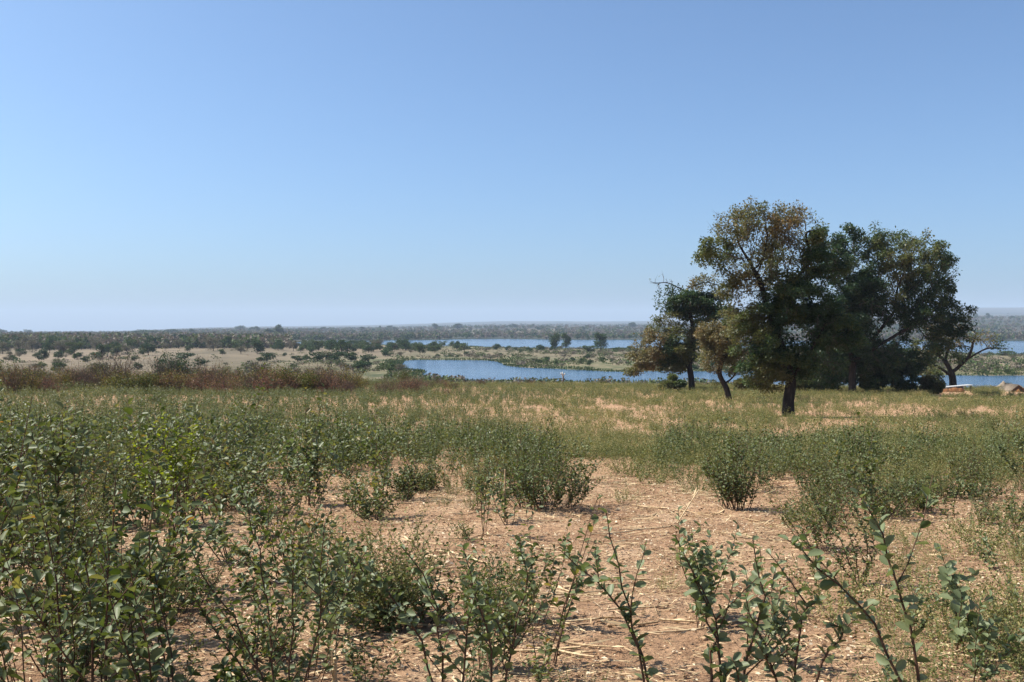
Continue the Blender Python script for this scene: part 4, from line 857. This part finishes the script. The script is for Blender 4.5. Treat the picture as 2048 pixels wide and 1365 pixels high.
for k in range(3):
    q_ = MB(); u = rvec(rngw, 34) * [.9, .9, .38] + [0, 0, .32]; leaves(q_, u, rvec(rngw, 34), unit(rvec(rngw, 34) + [0, 0, .7]), .4, .3, np.clip(.62 + rngw.normal(size=34) * .12, 0, 1), kind='quad'); srcs.append(q_)
for k in range(3):
    m_ = np.arange(nn) % 3 == k; c_ = int(m_.sum()); scatter(mb, srcs[k], x[m_], Y[m_], hgt(x[m_], Y[m_]), rngw.random(c_) * 6.28, .6 + 1.5 * rngw.random(c_) ** 2, rngw.normal(size=c_) * .22)
tag(mb.build('valley_scrub', M['valley']), 'low dry and green scrub dotted over the valley floor', 'scrub', None, 'stuff')
# reeds on the shores
mb = MB(); pts = []
for poly, a0, a1 in ((POND, 0, len(POND)), (RIVER, 0, len(RIVER))):
    for i_ in range(len(poly)):
        a_, b_ = poly[i_], poly[(i_ + 1) % len(poly)]; L_ = np.linalg.norm(b_ - a_); n = int(min(L_ * 16, 3000)); t = rngw.random(n)[:, None]
        nrm = np.array([b_[1] - a_[1], a_[0] - b_[0]]) / max(L_, 1e-6); p_ = a_ + (b_ - a_) * t + nrm * rngw.normal(size=(n, 1)) * 3.5; pts.append(p_)
pts = np.concatenate(pts); s = np.minimum(sdist(POND, pts[:, 0], pts[:, 1]), sdist(RIVER, pts[:, 0], pts[:, 1])); pts = pts[(s > -1.5) & (s < 7) & (vnoise(pts[:, 0] * .06, pts[:, 1] * .06, 4) > .2)]
z = np.maximum(hgt(pts[:, 0], pts[:, 1]), WATER - .1); n = len(pts); h_ = .75 * (.5 + .7 * rngw.random(n)) * (.5 + vnoise(pts[:, 0] * .1, pts[:, 1] * .1, 6))
leaves(mb, np.stack([pts[:, 0], pts[:, 1], z - .05], -1), unit(rngw.normal(size=(n, 3)) * .25 + [0, 0, 1]), unit(rngw.normal(size=(n, 3)) * [1, 1, .1] + [0, .8, 0]), h_, .35, np.clip(.35 + rngw.normal(size=n) * .2 + (pts[:, 1] > 260) * .15, 0, 1), kind='quad')
tag(mb.build('reeds', M['reed']), 'dark green reeds and sedge fringing the water', 'reeds', None, 'stuff')

# ------------------------------------------------------------------ dead tree stump by the pond, huts, far houses
Yp = 122; bx = px2x(1123, Yp); off = np.array([bx, Yp, gz(bx, Yp)]); r = empty('dead_tree', off, 'thin dead tree trunk with white bleached top standing before the pond', 'dead tree')
L3 = lambda px, py, dy=0: P(px, py, Yp) + [0, dy, 0] - off
mb = MB(); b0 = L3(1122, 772); b0[2] = -.3
tube(mb, [b0, L3(1123, 768), L3(1127, 760), L3(1126, 752)], [.2, .18, .13, .11], 7); tube(mb, [L3(1125, 764), L3(1122, 761), L3(1121, 758)], [.07, .05, .03], 5); mb.build('trunk', M['deadwood'], r, True)
mb = MB(); tube(mb, [L3(1126, 753), L3(1125, 748), L3(1124.5, 744.5)], [.11, .09, .06], 6); tube(mb, [L3(1126, 750.5), L3(1121.5, 747.5), L3(1121, 746)], [.08, .06, .04], 5); tube(mb, [L3(1126, 751), L3(1129.5, 748), L3(1130, 746.5)], [.08, .06, .04], 5); mb.build('bleached_top', M['bleached'], r, True)

def box(mb, x0, x1, y0, y1, z0, z1, mat=0):
    v = np.array([(x, y, z) for z in (z0, z1) for y in (y0, y1) for x in (x0, x1)], float)
    mb.add(v, [np.array([(0, 2, 3, 1), (4, 5, 7, 6), (0, 1, 5, 4), (2, 6, 7, 3), (0, 4, 6, 2), (1, 3, 7, 5)])], .5, mat)
def tin_hut(px, topy, Y, w, dpt, label, name='mud_house', wall='mud', hgt_=2.1, slope=.25, rot=.12):
    bx = px2x(px, Y); top = row2z(topy, Y); base = gz(bx, Y); h = min(max(top - base, 1.6), 3.2); base2 = top - h
    r = empty(name, (bx, Y, min(base, base2)), label, 'house'); zz_ = top - min(base, base2); r.rotation_euler = (0, 0, rot)
    m = MB(); hw = w / 2; hd = dpt / 2; t = .14                     # four walls with a door gap
    zt = zz_ - .3
    box(m, -hw, -hw * .1 - .4, -hd, -hd + t, 0, zt); box(m, -hw * .1 + .4, hw, -hd, -hd + t, 0, zt); box(m, -hw * .1 - .4, -hw * .1 + .4, -hd, -hd + t, zt - .35, zt)
    box(m, -hw, hw, hd - t, hd, 0, zt - .02); box(m, -hw, -hw + t, -hd + t, hd - t, 0, zt - .01); box(m, hw - t, hw, -hd + t, hd - t, 0, zt - .01); m.build('wall', M[wall], r)
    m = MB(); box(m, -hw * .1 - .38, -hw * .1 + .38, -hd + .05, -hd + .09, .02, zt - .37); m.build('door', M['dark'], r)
    m = MB(); k = 28; xs_ = np.linspace(-hw - .35, hw + .35, k); zc_ = .018 * np.where(np.arange(k) % 2, 1, -1)   # corrugated sheet
    f0 = np.stack([xs_, np.full(k, -hd - .4), zt + .04 + zc_ + slope * (xs_ + hw) / w], -1); f1 = f0 + [0, dpt + .8, -.12]
    v = np.concatenate([f0, f1, f0 - [0, 0, .05], f1 - [0, 0, .05]]); i_ = np.arange(k - 1)[:, None]
    m.add(v, [np.concatenate([i_, i_ + 1, i_ + 1 + k, i_ + k], 1), np.concatenate([i_ + 2 * k, i_ + 3 * k, i_ + 3 * k + 1, i_ + 2 * k + 1], 1), np.concatenate([i_, i_ + 2 * k, i_ + 2 * k + 1, i_ + 1], 1), np.concatenate([i_ + k, i_ + k + 1, i_ + 3 * k + 1, i_ + 3 * k], 1)])
    m.build('roof', M['tin'], r); return r
Yc = 103; bx = px2x(1907, Yc); zb = gz(bx, Yc); r = empty('shelter', (bx, Yc, zb), 'low mud walled shelter under a pale sloping tin sheet beside the field at right', 'shelter')
top = row2z(771, Yc) - zb; k = Yc / F
m = MB(); xs_ = np.linspace(-31, 12, 16) * k; hh_ = (.34 + .12 * np.sin(np.linspace(.4, 2.9, 16))) * (1 + .12 * np.random.default_rng(8).normal(size=16))
v = np.concatenate([np.stack([xs_, np.full(16, -1.2 + y_), z_ + 0 * xs_], -1) for y_, z_ in ((0, -.2 + 0 * hh_), (.05, hh_), (.3, hh_ * .96), (.38, -.2 + 0 * hh_))]); i_ = np.arange(15)[:, None]
m.add(v, [np.concatenate([i_ + a_, i_ + a_ + 1, i_ + a_ + 17, i_ + a_ + 16], 1) for a_ in (0, 16, 32)] + [np.array([(0, 16, 32, 48)]), np.array([(15, 63, 47, 31)])]); m.build('earth_wall', M['mud'], r)
m = MB(); box(m, -22 * k, 28 * k, .9, 1.05, -.1, top - .12); m.build('back_wall', M['deadwood'], r)
for sx, sy in ((-21, -.8), (27, -.8), (27, .8)):
    m = MB(); tube(m, [(sx * k, sy, -.2), (sx * k + .01, sy, top - .12 + (.09 if sx > 0 else -.02))], [.045, .04], 6); m.build('post', M['deadwood'], r)
m = MB(); n_ = 30; xs_ = np.linspace(-23, 30, n_) * k; zc_ = .012 * np.where(np.arange(n_) % 2, 1, -1); zt_ = top - .13 + zc_ + (xs_ + 23 * k) * .085
f0 = np.stack([xs_, np.full(n_, -1.0), zt_], -1); f1 = f0 + [0, 1.5, -.04]; v = np.concatenate([f0, f1, f0 - [0, 0, .04], f1 - [0, 0, .04]]); i_ = np.arange(n_ - 1)[:, None]
m.add(v, [np.concatenate([i_, i_ + 1, i_ + 1 + n_, i_ + n_], 1), np.concatenate([i_ + 2 * n_, i_ + 3 * n_, i_ + 3 * n_ + 1, i_ + 2 * n_ + 1], 1), np.concatenate([i_, i_ + 2 * n_, i_ + 2 * n_ + 1, i_ + 1], 1), np.concatenate([i_ + n_, i_ + n_ + 1, i_ + 3 * n_ + 1, i_ + 3 * n_], 1)]); m.build('roof', M['tin'], r)
def hut(px, topy, Y, rad, label):
    bx = px2x(px, Y); base = gz(bx, Y); h = row2z(topy, Y) - base; r = empty('thatched_hut', (bx, Y, base), label, 'hut'); rh = h * .72
    m = MB(); tube(m, [(0, 0, -.2), (0, 0, h * .2), (0, 0, h - rh + .08)], [rad, rad, rad], 20, cap=False); m.build('wall', M['mud'], r, True)
    m = MB(); k = 9; zs = np.linspace(h - rh - .1, h, k); rs_ = np.interp(zs, [h - rh - .1, h - rh * .5, h - .05, h], [rad + .3, rad * .42, .07, .015]) * (1 + .05 * np.random.default_rng(3).normal(size=k))
    tube(m, np.stack([np.zeros(k), np.zeros(k), zs], -1), rs_, 22); m.build('roof', M['thatch'], r)
hut(2007, 762, 132, 1.15, 'grey thatched hut with a steep pointed roof peeking over the field')
Yg = 108; bx = px2x(2037, Yg); zb = gz(bx, Yg); r = empty('gabled_hut', (bx, Yg, zb), 'orange mud gabled hut peeking over the field at the right edge', 'hut'); h_ = row2z(770, Yg) - zb; hw = 1.35
m = MB(); v = np.array([(-hw, 0, -.3), (hw, 0, -.3), (0, 0, h_ - .03), (-hw, 2.6, -.3), (hw, 2.6, -.3), (0, 2.6, h_ - .03)]); m.add(v, [np.array([(0, 1, 2), (4, 3, 5)]), np.array([(0, 2, 5, 3), (1, 4, 5, 2)])]); m.build('wall', M['mud'], r)
for sg in (-1, 1):
    m = MB(); a = np.array([(0, -.12, h_ + .03), (sg * (hw + .12), -.12, -.28), (sg * (hw + .12), 2.75, -.28), (0, 2.75, h_ + .03)]); m.add(np.concatenate([a, a - [0, 0, .07]]), [np.array([(0, 1, 2, 3), (4, 7, 6, 5), (0, 4, 5, 1), (1, 5, 6, 2), (2, 6, 7, 3), (3, 7, 4, 0)])]); m.build('roof_slope', M['thatch'], r)
for px, py, w_, lab, wl in [(76, 689, 9, 'left of three white roofed houses at far left', 'plaster'), (96, 690, 7, 'middle of three white roofed houses at far left', 'plaster'), (108, 688, 8, 'right of three white roofed houses at far left', 'plaster'), (42, 689, 6, 'small white roofed house by the dark trees at far left', 'plaster'), (171, 675, 10, 'white building high on the left skyline', 'plaster'),
        (390, 692, 9, 'white roof left of two beyond the open plain', 'plaster'), (444, 692, 12, 'white roof right of two beyond the open plain', 'plaster'), (478, 691, 6, 'small white roof beside grey tree beyond the plain', 'plaster')]:
    Y = 11.6 * F / (py - HZ); ww = w_ / F * Y; bx = px2x(px, Y); zt = gz(bx, Y) + 3.6 + (3 if py < 680 else 0)
    tin_hut(px, HZ + (EYE - zt) / Y * F, Y, max(ww, 4), 5, lab, 'white_house', wl, slope=.1, rot=.3)

# ------------------------------------------------------------------ air
mb = MB(); box(mb, -14600, 14600, -14600, 14600, -22, 290); hz = mb.build('haze', None); hz.data.materials.clear()
m = bpy.data.materials.new('haze'); m.use_nodes = True; N = m.node_tree.nodes; N.remove(N['Principled BSDF'])
v = N.new('ShaderNodeVolumePrincipled'); v.inputs['Color'].default_value = (.62, .75, .95, 1); v.inputs['Density'].default_value = .00010; v.inputs['Anisotropy'].default_value = 0
m.node_tree.links.new(v.outputs[0], N['Material Output'].inputs['Volume']); hz.data.materials.append(m); tag(hz, kind='stuff')
